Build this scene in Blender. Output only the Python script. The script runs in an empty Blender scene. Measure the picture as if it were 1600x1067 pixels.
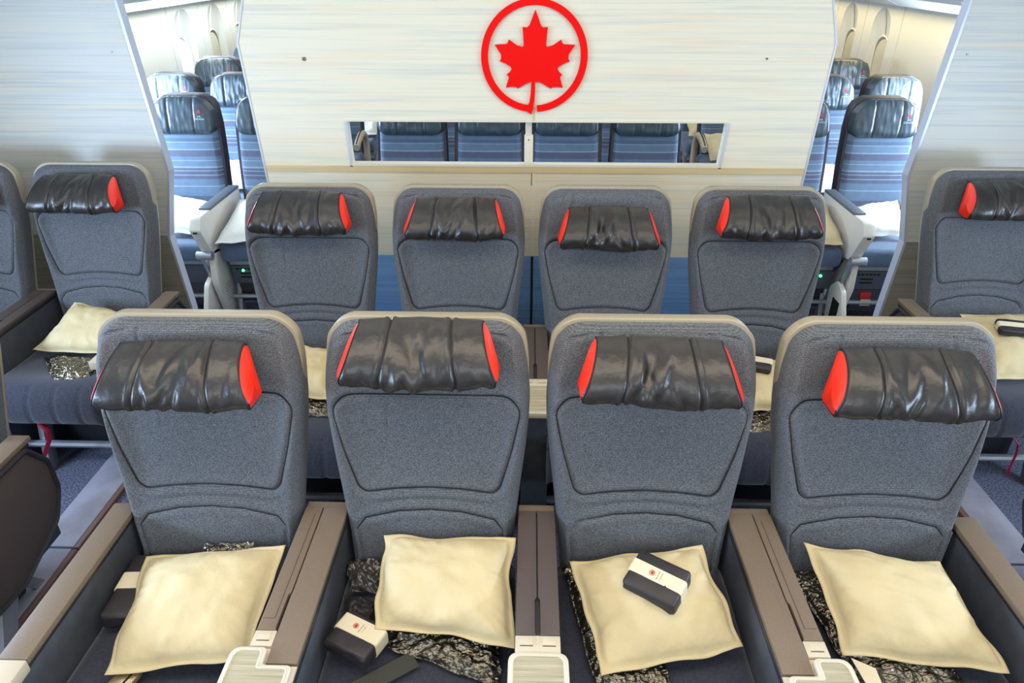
import bpy, bmesh, math, random
import numpy as np
from mathutils import Vector, Matrix, noise

COL = bpy.context.scene.collection
SC = bpy.context.scene
rnd = random.Random(7)

# ------------------------------------------------------------------ materials
def srgb(r, g, b):
    f = lambda c: (c/255/12.92) if c/255 <= 0.04045 else ((c/255+0.055)/1.055)**2.4
    return (f(r), f(g), f(b), 1.0)

def mat(name, col, rough=0.6, metal=0.0, spec=0.5, bump=None, var=None, sheen=0.0, coat=0.0, emis=None, trans=0.0, scale3=None):
    """bump=(scale, strength, detail) noise bump; var=(scale, amount) noise colour variation"""
    m = bpy.data.materials.new(name); m.use_nodes = True
    nt = m.node_tree; b = nt.nodes['Principled BSDF']
    b.inputs['Base Color'].default_value = col
    b.inputs['Roughness'].default_value = rough
    b.inputs['Metallic'].default_value = metal
    b.inputs['Specular IOR Level'].default_value = spec
    b.inputs['Sheen Weight'].default_value = sheen
    b.inputs['Coat Weight'].default_value = coat
    b.inputs['Transmission Weight'].default_value = trans
    if emis:
        b.inputs['Emission Color'].default_value = emis[0]; b.inputs['Emission Strength'].default_value = emis[1]
    tc = nt.nodes.new('ShaderNodeTexCoord'); src = tc.outputs['Object']
    if scale3:
        mp = nt.nodes.new('ShaderNodeMapping'); mp.inputs['Scale'].default_value = scale3
        nt.links.new(src, mp.inputs['Vector']); src = mp.outputs['Vector']
    if var:
        n = nt.nodes.new('ShaderNodeTexNoise'); n.inputs['Scale'].default_value = var[0]; n.inputs['Detail'].default_value = 3
        nt.links.new(src, n.inputs['Vector'])
        r = nt.nodes.new('ShaderNodeValToRGB')
        r.color_ramp.elements[0].position = 0.3; r.color_ramp.elements[1].position = 0.7
        lo = [c*(1-var[1]) for c in col[:3]]+[1]; hi = [min(1, c*(1+var[1])) for c in col[:3]]+[1]
        r.color_ramp.elements[0].color = lo; r.color_ramp.elements[1].color = hi
        nt.links.new(n.outputs['Fac'], r.inputs['Fac']); nt.links.new(r.outputs['Color'], b.inputs['Base Color'])
    if bump:
        n2 = nt.nodes.new('ShaderNodeTexNoise'); n2.inputs['Scale'].default_value = bump[0]; n2.inputs['Detail'].default_value = bump[2] if len(bump) > 2 else 2
        nt.links.new(src, n2.inputs['Vector'])
        bp = nt.nodes.new('ShaderNodeBump'); bp.inputs['Strength'].default_value = bump[1]; bp.inputs['Distance'].default_value = bump[3] if len(bump) > 3 else 0.002
        nt.links.new(n2.outputs['Fac'], bp.inputs['Height']); nt.links.new(bp.outputs['Normal'], b.inputs['Normal'])
    return m

def weave_mat(name, col, hi, scale=520):
    """knitted seat fabric: fine horizontal/vertical thread pattern, lighter flecks"""
    m = bpy.data.materials.new(name); m.use_nodes = True
    nt = m.node_tree; b = nt.nodes['Principled BSDF']; L = nt.links.new
    b.inputs['Roughness'].default_value = 0.85; b.inputs['Sheen Weight'].default_value = 0.1
    b.inputs['Sheen Roughness'].default_value = 0.4; b.inputs['Specular IOR Level'].default_value = 0.3
    tc = nt.nodes.new('ShaderNodeTexCoord')
    mp = nt.nodes.new('ShaderNodeMapping'); mp.inputs['Scale'].default_value = (0.55, 1, 1)
    L(tc.outputs['Object'], mp.inputs['Vector'])
    w = nt.nodes.new('ShaderNodeTexNoise'); w.inputs['Scale'].default_value = scale; w.inputs['Detail'].default_value = 1
    L(mp.outputs['Vector'], w.inputs['Vector'])
    mp2 = nt.nodes.new('ShaderNodeMapping'); mp2.inputs['Scale'].default_value = (1, 1, 1)
    L(tc.outputs['Object'], mp2.inputs['Vector'])
    wv = nt.nodes.new('ShaderNodeTexWave'); wv.wave_type = 'BANDS'; wv.bands_direction = 'Z'; wv.inputs['Scale'].default_value = 75; wv.inputs['Distortion'].default_value = 1.0
    wv.inputs['Detail'].default_value = 1; wv.inputs['Detail Scale'].default_value = 40
    L(mp2.outputs['Vector'], wv.inputs['Vector'])
    mix = nt.nodes.new('ShaderNodeMath'); mix.operation = 'MULTIPLY_ADD'; mix.inputs[1].default_value = 0.16
    L(wv.outputs['Fac'], mix.inputs[0]); L(w.outputs['Fac'], mix.inputs[2])
    r = nt.nodes.new('ShaderNodeValToRGB'); e = r.color_ramp.elements
    e[0].position = 0.40; e[0].color = col; e[1].position = 0.82; e[1].color = hi
    L(mix.outputs[0], r.inputs['Fac']); L(r.outputs['Color'], b.inputs['Base Color'])
    bp = nt.nodes.new('ShaderNodeBump'); bp.inputs['Strength'].default_value = 0.35; bp.inputs['Distance'].default_value = 0.0015
    L(mix.outputs[0], bp.inputs['Height']); L(bp.outputs['Normal'], b.inputs['Normal'])
    return m

def streak_mat(name, base, streak, warm, zs=60, xs=0.9, band=None, rough=0.45, lineamt=1.0, flat=False):
    """laminate printed with long thin horizontal streaks; band=(z, base2, streak2) recolours below height z"""
    m = bpy.data.materials.new(name); m.use_nodes = True
    nt = m.node_tree; b = nt.nodes['Principled BSDF']; L = nt.links.new
    b.inputs['Roughness'].default_value = rough
    tc = nt.nodes.new('ShaderNodeTexCoord')
    def streaks(sx, sz, off, p0, p1):
        mp = nt.nodes.new('ShaderNodeMapping'); mp.inputs['Scale'].default_value = (sx, sz, 0.01) if flat else (sx, 0.01, sz); mp.inputs['Location'].default_value = (off, off, off)
        L(tc.outputs['Object'], mp.inputs['Vector'])
        n = nt.nodes.new('ShaderNodeTexNoise'); n.inputs['Scale'].default_value = 1; n.inputs['Detail'].default_value = 2.5; n.inputs['Roughness'].default_value = 0.6
        L(mp.outputs['Vector'], n.inputs['Vector'])
        mr = nt.nodes.new('ShaderNodeMapRange'); mr.inputs['From Min'].default_value = p0; mr.inputs['From Max'].default_value = p1
        L(n.outputs['Fac'], mr.inputs['Value']); return mr.outputs['Result']
    a = streaks(xs, zs, 3.1, 0.52, 0.78)
    c = streaks(xs*0.8, zs*2.3, 11.7, 0.5, 0.75)
    d = streaks(xs*1.3, zs*0.6, 23.3, 0.5, 0.8)
    def mixc(fac, A, B, amt):
        mul = nt.nodes.new('ShaderNodeMath'); mul.operation = 'MULTIPLY'; mul.inputs[1].default_value = amt
        L(fac, mul.inputs[0])
        mx = nt.nodes.new('ShaderNodeMix'); mx.data_type = 'RGBA'; L(mul.outputs[0], mx.inputs['Factor'])
        for s, v in ((6, A), (7, B)):
            if isinstance(v, tuple): mx.inputs[s].default_value = v
            else: L(v, mx.inputs[s])
        return mx.outputs[2]
    def stack(bs, st, wm):
        o = mixc(a, bs, st, 0.75*lineamt); o = mixc(d, o, wm, 0.8*lineamt); return mixc(c, o, st, 0.6*lineamt)
    out = stack(base, streak, warm)
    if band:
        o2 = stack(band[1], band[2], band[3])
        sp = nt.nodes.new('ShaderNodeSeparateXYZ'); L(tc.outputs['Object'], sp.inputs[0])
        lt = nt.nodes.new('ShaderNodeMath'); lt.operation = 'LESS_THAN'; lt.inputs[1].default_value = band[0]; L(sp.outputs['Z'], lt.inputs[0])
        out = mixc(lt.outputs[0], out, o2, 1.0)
    L(out, b.inputs['Base Color'])
    return m

def stripe_fabric(name):
    """economy seat cloth: blue with irregular horizontal lighter lines and plum bands"""
    m = bpy.data.materials.new(name); m.use_nodes = True
    nt = m.node_tree; b = nt.nodes['Principled BSDF']; L = nt.links.new
    b.inputs['Roughness'].default_value = 0.8; b.inputs['Sheen Weight'].default_value = 0.3
    tc = nt.nodes.new('ShaderNodeTexCoord'); sp = nt.nodes.new('ShaderNodeSeparateXYZ'); L(tc.outputs['Object'], sp.inputs[0])
    mr = nt.nodes.new('ShaderNodeMapRange'); mr.inputs['From Min'].default_value = 0.45; mr.inputs['From Max'].default_value = 1.1
    L(sp.outputs['Z'], mr.inputs['Value'])
    r = nt.nodes.new('ShaderNodeValToRGB'); r.color_ramp.interpolation = 'CONSTANT'
    B = srgb(92, 112, 134); D = srgb(80, 84, 106); W = srgb(124, 142, 160); K = srgb(74, 92, 116)
    st = [(0, K), (0.12, B), (0.2, D), (0.25, B), (0.33, W), (0.34, B), (0.40, D), (0.43, W), (0.44, D), (0.47, W), (0.48, D), (0.50, W), (0.515, B),
          (0.56, W), (0.57, B), (0.60, D), (0.655, W), (0.665, B), (0.72, W), (0.73, K), (0.76, B), (0.88, D), (0.95, B)]
    els = r.color_ramp.elements
    els[0].position = st[0][0]; els[0].color = st[0][1]; els[1].position = st[1][0]; els[1].color = st[1][1]
    for p, c in st[2:]:
        e = els.new(p); e.color = c
    L(mr.outputs['Result'], r.inputs['Fac'])
    n = nt.nodes.new('ShaderNodeTexNoise'); n.inputs['Scale'].default_value = 25; L(tc.outputs['Object'], n.inputs['Vector'])
    hs = nt.nodes.new('ShaderNodeHueSaturation'); L(r.outputs['Color'], hs.inputs['Color'])
    m2 = nt.nodes.new('ShaderNodeMapRange'); m2.inputs['To Min'].default_value = 0.8; m2.inputs['To Max'].default_value = 1.15
    L(n.outputs['Fac'], m2.inputs['Value']); L(m2.outputs['Result'], hs.inputs['Value']); L(hs.outputs['Color'], b.inputs['Base Color'])
    return m

M = {}
M['fabric'] = weave_mat('charcoal_knit_fabric', srgb(66, 69, 74), srgb(118, 122, 128))
M['fabric_dark'] = mat('console_side_fabric', srgb(66, 70, 78), 0.65, bump=(300, 0.2), var=(30, 0.12))
M['cushion'] = mat('seat_cushion_fabric', srgb(42, 45, 60), 0.85, bump=(350, 0.4), var=(120, 0.35), sheen=0.3)
M['piping'] = mat('dark_piping', srgb(26, 27, 32), 0.6)
M['leather'] = mat('black_leather', srgb(40, 37, 36), 0.35, spec=0.65, bump=(38, 0.35, 5, 0.006), var=(14, 0.25))
M['red'] = mat('red_leather', srgb(246, 44, 18), 0.4)
M['shell'] = mat('grey_seat_shell', srgb(160, 151, 130), 0.4, bump=(300, 0.05))
M['shell_dark'] = mat('dark_plastic', srgb(42, 41, 44), 0.45)
M['pad'] = mat('brown_arm_pad', srgb(120, 104, 87), 0.5, bump=(500, 0.15), var=(300, 0.12))
M['pad_dark'] = mat('dark_brown_arm_pad', srgb(84, 73, 69), 0.5, bump=(500, 0.15), var=(300, 0.12))
M['beige'] = mat('beige_plastic', srgb(205, 194, 170), 0.4)
M['rim'] = mat('pale_tray_rim', srgb(214, 208, 190), 0.3)
M['inlay'] = streak_mat('ribbed_tray_inlay', srgb(176, 168, 142), srgb(128, 122, 104), srgb(205, 198, 176), zs=190, xs=5, flat=True)
M['gap'] = mat('black_gap', srgb(8, 8, 9), 0.8)
M['metal'] = mat('brushed_metal', srgb(165, 168, 172), 0.35, metal=0.6)
M['pillow'] = mat('nonwoven_pillow_cover', srgb(210, 193, 150), 0.8, bump=(24, 0.35, 5, 0.012), var=(7, 0.07))
M['pillow_white'] = mat('white_pillow_cover', srgb(238, 236, 228), 0.7, bump=(90, 0.5, 3))
M['plastic_wrap'] = mat('crinkled_wrap_over_black', srgb(26, 23, 20), 0.12, spec=1.0, coat=1.0, bump=(34, 1.0, 2.5, 0.020), scale3=(1, 2.2, 1))
M['kit'] = mat('black_kit_fabric', srgb(46, 42, 44), 0.5, bump=(60, 0.3, 3, 0.003))
M['sleeve'] = mat('paper_sleeve', srgb(226, 214, 184), 0.6)
M['text'] = mat('grey_print', srgb(120, 100, 84), 0.6)
M['red_print'] = mat('red_print', srgb(190, 30, 30), 0.5)
M['emblem'] = mat('red_acrylic', (0.84, 0.001, 0.0, 1), 0.5, spec=0.15)
M['white_print'] = mat('white_print', srgb(190, 196, 200), 0.6)
M['gold'] = mat('buckle_metal', srgb(214, 196, 150), 0.28, metal=0.8)
M['strap'] = mat('grey_belt_webbing', srgb(58, 60, 54), 0.8, bump=(400, 0.4))
M['trim_metal'] = mat('pale_edge_trim', srgb(196, 200, 210), 0.35, metal=0.2)
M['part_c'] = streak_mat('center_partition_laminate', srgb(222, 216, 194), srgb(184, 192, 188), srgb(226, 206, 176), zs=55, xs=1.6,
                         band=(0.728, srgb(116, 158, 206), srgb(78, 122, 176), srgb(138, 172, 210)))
M['part_s'] = streak_mat('side_partition_cool_lit', srgb(204, 206, 200), srgb(164, 174, 182), srgb(222, 208, 180), zs=48, xs=1.2,  # upper tone cooler than the centre panel: lighting put into the base colour
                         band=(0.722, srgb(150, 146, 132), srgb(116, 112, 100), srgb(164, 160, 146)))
M['ledge'] = streak_mat('tan_reflection_ledge', srgb(206, 188, 146), srgb(186, 170, 134), srgb(222, 200, 150), zs=60, xs=1)  # tan reflection below the slot, put into the colour
M['seam_light'] = mat('pale_seam_strip', srgb(222, 216, 196), 0.5)
M['screw'] = mat('screw_metal', srgb(120, 112, 104), 0.35, metal=0.7)
M['carpet'] = mat('speckled_carpet', srgb(98, 102, 122), 0.95, bump=(300, 0.8, 3, 0.004), var=(130, 0.75))
M['track'] = mat('seat_track_cover', srgb(156, 154, 166), 0.4, var=(12, 0.12))
M['track_edge'] = mat('brown_track_edge', srgb(120, 92, 84), 0.5)
M['liner'] = mat('cabin_sidewall_liner', srgb(226, 222, 208), 0.5)
M['reveal'] = mat('window_reveal', srgb(214, 212, 202), 0.5)
M['bin'] = mat('overhead_bin_plastic', srgb(196, 192, 184), 0.4)
M['ceiling'] = mat('ceiling_panel', srgb(215, 212, 204), 0.6)
M['daylight'] = mat('window_daylight_pane', srgb(220, 235, 255), 0.3, emis=((0.82, 0.92, 1.0, 1), 5.0))
M['shade'] = mat('window_shade', srgb(215, 205, 180), 0.5)
M['econ'] = stripe_fabric('striped_blue_cloth')
M['econ_leather'] = mat('dark_teal_leather', srgb(56, 68, 76), 0.34, spec=0.6, bump=(180, 0.15, 3), var=(14, 0.2))
M['econ_shell'] = mat('dark_plum_shell', srgb(52, 48, 58), 0.5)
M['econ_base'] = mat('under_seat_box_and_shade', srgb(74, 80, 92), 0.5)
M['arm_white'] = mat('pale_arm_plastic', srgb(214, 208, 196), 0.4)
M['arm_grey'] = mat('grey_arm_pad', srgb(92, 98, 104), 0.5)
M['curved_arm'] = mat('greige_arm_plastic', srgb(176, 162, 136), 0.45)
M['green_light'] = mat('green_indicator', srgb(40, 255, 120), 0.3, emis=((0.05, 1, 0.25, 1), 6))
M['vest'] = mat('magenta_tag', srgb(176, 20, 74), 0.6)
M['red_item'] = mat('red_label', srgb(200, 30, 40), 0.5)
M['clear_bag'] = mat('cloudy_clear_bag', srgb(66, 62, 58), 0.2, coat=0.8, bump=(80, 0.8, 3, 0.004), var=(60, 0.4))

for k_ in ('plastic_wrap',):
    b_ = M[k_].node_tree.nodes['Principled BSDF']; b_.inputs['IOR'].default_value = 1.8; b_.inputs['Specular Tint'].default_value = (1, 0.86, 0.58, 1); b_.inputs['Coat Roughness'].default_value = 0.08

# ------------------------------------------------------------------ helpers
def link(o, parent=None):
    COL.objects.link(o)
    if parent: o.parent = parent
    return o

def mesh_obj(name, verts, faces, m, parent=None, smooth=False, loc=(0, 0, 0)):
    me = bpy.data.meshes.new(name); me.from_pydata([tuple(map(float, v)) for v in verts], [], [tuple(map(int, f)) for f in faces]); me.materials.append(m)
    me.update()
    if smooth: me.polygons.foreach_set('use_smooth', [True]*len(me.polygons))
    o = bpy.data.objects.new(name, me); o.location = loc
    return link(o, parent)

def bm_obj(name, bm, m, parent=None, smooth=False, loc=(0, 0, 0)):
    bmesh.ops.recalc_face_normals(bm, faces=bm.faces[:])
    me = bpy.data.meshes.new(name); bm.to_mesh(me); bm.free(); me.materials.append(m)
    if smooth:
        me.polygons.foreach_set('use_smooth', [True]*len(me.polygons))
        try: me.set_sharp_from_angle(angle=math.radians(40))
        except Exception: pass
    o = bpy.data.objects.new(name, me); o.location = loc
    return link(o, parent)

def add_box(bm, x0, x1, y0, y1, z0, z1, bev=0.0, seg=2):
    vs = [bm.verts.new(p) for p in [(x0,y0,z0),(x1,y0,z0),(x1,y1,z0),(x0,y1,z0),(x0,y0,z1),(x1,y0,z1),(x1,y1,z1),(x0,y1,z1)]]
    fs = [bm.faces.new([vs[i] for i in f]) for f in [(0,3,2,1),(4,5,6,7),(0,1,5,4),(1,2,6,5),(2,3,7,6),(3,0,4,7)]]
    if bev > 0:
        es = list({e for f in fs for e in f.edges})
        bmesh.ops.bevel(bm, geom=es, offset=bev, segments=seg, affect='EDGES', profile=0.5)

def box(name, x0, x1, y0, y1, z0, z1, m, parent=None, bev=0.0, seg=2):
    bm = bmesh.new(); add_box(bm, x0, x1, y0, y1, z0, z1, bev, seg)
    return bm_obj(name, bm, m, parent, smooth=bev > 0)

def add_prism(bm, pts, axis, a, b, bev=0.0, holes=()):
    """pts: 2D outline; axis 'x','y','z' the extrusion axis, from a to b"""
    def P(u, v, w):
        return {'x': (w, u, v), 'y': (u, w, v), 'z': (u, v, w)}[axis]
    edges = []; 
    for loop in [pts]+list(holes):
        vs = [bm.verts.new(P(u, v, a)) for u, v in loop]
        edges += [bm.edges.new((vs[i], vs[(i+1) % len(vs)])) for i in range(len(vs))]
    if holes:
        r = bmesh.ops.triangle_fill(bm, edges=edges, use_beauty=True, use_dissolve=False)
        faces = [g for g in r['geom'] if isinstance(g, bmesh.types.BMFace)]
    else:
        faces = [bm.faces.new(vs)]
    r = bmesh.ops.extrude_face_region(bm, geom=faces)
    nv = [g for g in r['geom'] if isinstance(g, bmesh.types.BMVert)]
    d = {'x': Vector((b-a, 0, 0)), 'y': Vector((0, b-a, 0)), 'z': Vector((0, 0, b-a))}[axis]
    bmesh.ops.translate(bm, verts=nv, vec=d)
    if not holes:
        nf = [g for g in r['geom'] if isinstance(g, bmesh.types.BMFace)]
        if bev > 0:
            es = list({e for f in nf+faces for e in f.edges})
            bmesh.ops.bevel(bm, geom=es, offset=bev, segments=2, affect='EDGES', profile=0.5)

def prism(name, pts, axis, a, b, m, parent=None, bev=0.0, holes=(), smooth=False):
    bm = bmesh.new(); add_prism(bm, pts, axis, a, b, bev, holes)
    return bm_obj(name, bm, m, parent, smooth=bev > 0 or smooth)

def round_poly(pts, r, n=5):
    out = []; k = len(pts)
    rr = r if isinstance(r, (list, tuple)) else [r]*k
    for i in range(k):
        p0, p, p1 = Vector(pts[i-1]), Vector(pts[i]), Vector(pts[(i+1) % k])
        a = (p0-p); b = (p1-p); ri = rr[i]
        if ri <= 0: out.append(tuple(p)); continue
        ri = min(ri, a.length*0.49, b.length*0.49)
        A = p+a.normalized()*ri; B = p+b.normalized()*ri
        for j in range(n+1):
            t = j/n; out.append(tuple((1-t)**2*A+2*t*(1-t)*p+t*t*B))
    return out

def tube_bm(bm, path, r, seg=8, closed=False, radii=None, squash=None):
    path = [Vector(p) for p in path]; n = len(path); rings = []
    prev = None
    for i, p in enumerate(path):
        if closed: t = (path[(i+1) % n]-path[i-1])
        else: t = path[min(i+1, n-1)]-path[max(i-1, 0)]
        t.normalize()
        if prev is None:
            up = Vector((0, 0, 1)) if abs(t.z) < 0.9 else Vector((0, 1, 0))
            u = t.cross(up).normalized()
        else:
            u = (prev-t*prev.dot(t)).normalized()
        prev = u; v = t.cross(u)
        ri = radii[i] if radii else r
        s = squash or (1, 1)
        rings.append([bm.verts.new(p+u*ri*s[0]*math.cos(2*math.pi*j/seg)+v*ri*s[1]*math.sin(2*math.pi*j/seg)) for j in range(seg)])
    for i in range(n if closed else n-1):
        A, B = rings[i], rings[(i+1) % n]
        for j in range(seg):
            bm.faces.new((A[j], A[(j+1) % seg], B[(j+1) % seg], B[j]))
    if not closed:
        bm.faces.new(rings[0]); bm.faces.new(rings[-1])

def tube(name, path, r, m, parent=None, seg=8, closed=False, radii=None, squash=None):
    bm = bmesh.new(); tube_bm(bm, path, r, seg, closed, radii, squash)
    return bm_obj(name, bm, m, parent, smooth=True)

def tubes(name, paths, r, m, parent=None, seg=6):
    bm = bmesh.new()
    for p in paths: tube_bm(bm, p, r, seg)
    return bm_obj(name, bm, m, parent, smooth=True)

def thing(name, label, cat, loc=(0, 0, 0), rotz=0.0, group=None):
    o = bpy.data.objects.new(name, None); o.empty_display_size = 0.1
    o.location = loc; o.rotation_euler = (0, 0, rotz); link(o)
    o['label'] = label; o['category'] = cat
    if group: o['group'] = group
    return o

def tag(o, label, cat, group=None):
    o['label'] = label; o['category'] = cat
    if group: o['group'] = group
    return o

def structure(o):
    o['kind'] = 'structure'; return o

def copy_tree(o, parent=None):
    c = o.copy(); COL.objects.link(c)
    if parent: c.parent = parent
    for ch in list(o.children): copy_tree(ch, c)
    return c

def interp(z, tab):
    if z <= tab[0][0]: return tab[0][1]
    for (a, b), (c, d) in zip(tab, tab[1:]):
        if z <= c:
            t = (z-a)/(c-a); return b+(d-b)*t
    return tab[-1][1]

def smooth_tab(tab, z):
    # cosine-free smoothing: average of neighbours
    return (interp(z-0.02, tab)+interp(z, tab)*2+interp(z+0.02, tab))/4

def vnoise(x, y, z=0.0): return noise.noise(Vector((x, y, z)))

# ------------------------------------------------------------------ premium seat
# local frame: x across, y aft (away from the sitter's face), z up; y is measured from the front bulkhead side of its own row
Y0, Z0, SL = 1.36, 0.47, 0.2132
def yb(z): return Y0+(z-Z0)*SL                      # reclined backrest plane
HW = [(0.40, 0.203), (0.50, 0.208), (0.61, 0.219), (0.70, 0.229), (0.80, 0.241), (0.88, 0.249), (0.95, 0.251), (1.02, 0.244), (1.08, 0.230), (1.120, 0.214)]
ZT = 1.117
def hw(z):
    w = smooth_tab(HW, z)
    rc = 0.05
    if z > ZT-rc:
        k = (z-(ZT-rc))/rc; w -= rc*(1-math.sqrt(max(0, 1-k*k)))
    return w

def seam_curves():
    s = []
    # large inner panel
    pts = [(0.0, 0.944), (-0.205, 0.944), (-0.229, 0.915), (-0.208, 0.81), (-0.178, 0.70), (-0.160, 0.682), (-0.08, 0.693), (0.0, 0.697),
           (0.08, 0.693), (0.160, 0.682), (0.178, 0.70), (0.208, 0.81), (0.229, 0.915), (0.205, 0.944), (0.0, 0.944)]
    s.append((round_poly(pts[1:-1], 0.018, 4), True, 1.0))
    # lumbar arch
    pts = [(-0.176, 0.43), (-0.180, 0.52), (-0.186, 0.585), (-0.165, 0.612), (-0.08, 0.634), (0, 0.640), (0.08, 0.634), (0.165, 0.612), (0.186, 0.585), (0.180, 0.52), (0.176, 0.43)]
    s.append((pts, False, 0.6))
    pts = [(-0.13, 0.652), (-0.06, 0.664), (0.0, 0.667), (0.06, 0.664), (0.13, 0.652)]
    s.append((pts, False, 0.3))
    # top border
    L = []
    for z in np.linspace(0.50, 1.072, 18): L.append((-(hw(z)-0.013), z))
    L += [(-0.195, 1.092), (-0.15, 1.101), (0, 1.104), (0.15, 1.101), (0.195, 1.092)]
    Rr = [(-x, z) for x, z in reversed(L[:18])]
    s.append((L+Rr, False, 0.50))
    s.append(([(-0.125, 1.04), (-0.125, 1.100)], False, 0.4)); s.append(([(0.125, 1.04), (0.125, 1.100)], False, 0.4))
    return s
SEAMS = seam_curves()

def seg_dist(X, Z, pts, closed):
    D = np.full(X.shape, 9.0); n = len(pts)
    for i in range(n if closed else n-1):
        ax, az = pts[i]; bx, bz = pts[(i+1) % n]; dx, dz = bx-ax, bz-az; l2 = dx*dx+dz*dz+1e-12
        t = np.clip(((X-ax)*dx+(Z-az)*dz)/l2, 0, 1)
        D = np.minimum(D, np.hypot(X-ax-t*dx, Z-az-t*dz))
    return D

def back_surface_y(X, Z, W):
    """forward (toward -y) bulge of the cushion"""
    U = np.abs(X)/W
    base = Y0+(Z-Z0)*SL
    prof = -0.030*(1-np.clip(U, 0, 1)**2)*0.0
    # gentle wings: the bolsters stand a little proud of the centre
    wing = -0.016*np.exp(-((U-0.90)/0.13)**2)*np.clip((Z-0.45)/0.3, 0, 1)*np.clip((1.10-Z)/0.1, 0, 1)
    lumb = -0.018*np.exp(-((Z-0.56)/0.10)**2)*np.clip(1-U*U, 0, 1)
    roll = 0.034*np.clip((U-0.90)/0.10, 0, 1)**2.2
    rollt = 0.03*np.clip((Z-(ZT-0.018))/0.018, 0, 1)**2
    return base+prof+wing+lumb+roll+rollt-0.012

def make_backrest(parent, seed=0):
    nu, nv = 121, 190
    zs = np.concatenate([np.linspace(0.40, ZT-0.03, nv-26), np.linspace(ZT-0.0285, ZT, 26)])
    us = np.linspace(-1, 1, nu)
    W = np.array([hw(z) for z in zs])
    Xg = us[None, :]*W[:, None]; Zg = np.repeat(zs[:, None], nu, 1)
    Yg = back_surface_y(Xg, Zg, W[:, None])
    for pts, closed, k in SEAMS:
        d = seg_dist(Xg, Zg, pts, closed)
        Yg += k*0.0075*np.exp(-(d/0.0042)**2) - k*0.0035*np.exp(-((d-0.014)/0.009)**2)
    rs = np.random.RandomState(seed)
    for i in range(16):  # short vertical puckers under the headrest
        cx = rs.uniform(-0.19, 0.19); cz = rs.uniform(0.86, 0.95); L = rs.uniform(0.02, 0.05)
        Yg += rs.uniform(-1, 1)*0.0022*np.exp(-((Xg-cx)/0.006)**2-((Zg-cz)/L)**2)
    for i in range(10):
        cx = rs.uniform(-0.2, 0.2); Yg += rs.uniform(-1, 1)*0.002*np.exp(-((Xg-cx)/0.008)**2-((Zg-1.075)/0.022)**2)
    nz = np.array([[vnoise(x*7, z*7, seed*3.1) for x, z in zip(rx[::4], rz[::4])] for rx, rz in zip(Xg, Zg)])
    nz = np.repeat(nz, 4, 1)[:, :nu]
    for _ in range(3): nz = (np.roll(nz, 1, 1)+nz+np.roll(nz, -1, 1))/3
    Yg += nz*0.003
    V = np.stack([Xg, Yg, Zg], -1).reshape(-1, 3); F = []
    for j in range(nv-1):
        b = j*nu
        F += [(b+i, b+i+1, b+nu+i+1, b+nu+i) for i in range(nu-1)]
    # close round the back
    ring = [i for i in range(nu)]+[j*nu+nu-1 for j in range(1, nv)]+[(nv-1)*nu+i for i in range(nu-2, -1, -1)]+[j*nu for j in range(nv-2, 0, -1)]
    nV = len(V); back = []
    for k in ring:
        x, y, z = V[k]; back.append((x*0.985, yb(z)+0.052, z-0.002))
    V = np.vstack([V, np.array(back)]); n = len(ring)
    for i in range(n):
        a, b2 = ring[i], ring[(i+1) % n]; F.append((b2, a, nV+i, nV+(i+1) % n))
    o = mesh_obj('backrest', V, F, M['fabric'], parent, smooth=True)
    def onto(pts, closed):
        P = []
        q = pts+[pts[0]] if closed else pts
        for (ax, az), (bx, bz) in zip(q, q[1:]):
            n = max(2, int(math.hypot(bx-ax, bz-az)/0.01))
            for k in range(n): t = k/n; P.append((ax+(bx-ax)*t, az+(bz-az)*t))
        P.append(q[-1])
        return [(x, float(back_surface_y(np.array(x), np.array(z), np.array(hw(z))))+0.0035, z) for x, z in P]
    pp = [onto(p, c) for p, c, k in SEAMS if k > 0.5]
    for q in pp: tube('piping', q, 0.0017, M['piping'], o, 5)
    return o

def make_shell(parent):
    """moulded back shell, a pale rim showing above and beside the cushion"""
    nv = 60; zs = np.concatenate([np.linspace(0.30, 1.06, nv-22), np.linspace(1.062, 1.1215, 22)])
    def shw(z):
        w = smooth_tab(HW, z)-0.004+0.012*min(1, max(0, (z-0.95)/0.12))
        rc = 0.055; zt = 1.122
        if z > zt-rc:
            k = (z-(zt-rc))/rc; w -= rc*(1-math.sqrt(max(0, 1-k*k)))
        return w
    V = []; F = []
    outline = [(-shw(z), z) for z in zs]+[(shw(z), z) for z in zs[::-1]]
    n = len(outline)
    layers = [(0.024, 1.0, 0.0), (0.028, 1.003, 0.003), (0.055, 1.0, 0.001), (0.070, 0.98, -0.010), (0.082, 0.91, -0.035)]
    for dy, s, dz in layers:
        for x, z in outline: V.append((x*s, yb(z)+dy, z+dz*(1 if z > 0.9 else 0.3)))
    for l in range(len(layers)-1):
        for i in range(n):
            j = (i+1) % n; F.append((l*n+i, l*n+j, (l+1)*n+j, (l+1)*n+i))
    for l, flip in ((0, True), (len(layers)-1, False)):
        for i in range(len(zs)-1):
            a, b, c, d = l*n+i, l*n+i+1, l*n+n-2-i, l*n+n-1-i
            F.append((a, b, c, d))
    bm = bmesh.new(); me = bpy.data.meshes.new('t'); me.from_pydata([tuple(map(float, v)) for v in V], [], F); bm.from_mesh(me); bpy.data.meshes.remove(me)
    return bm_obj('back_shell', bm, M['shell'], parent, smooth=True)

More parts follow.
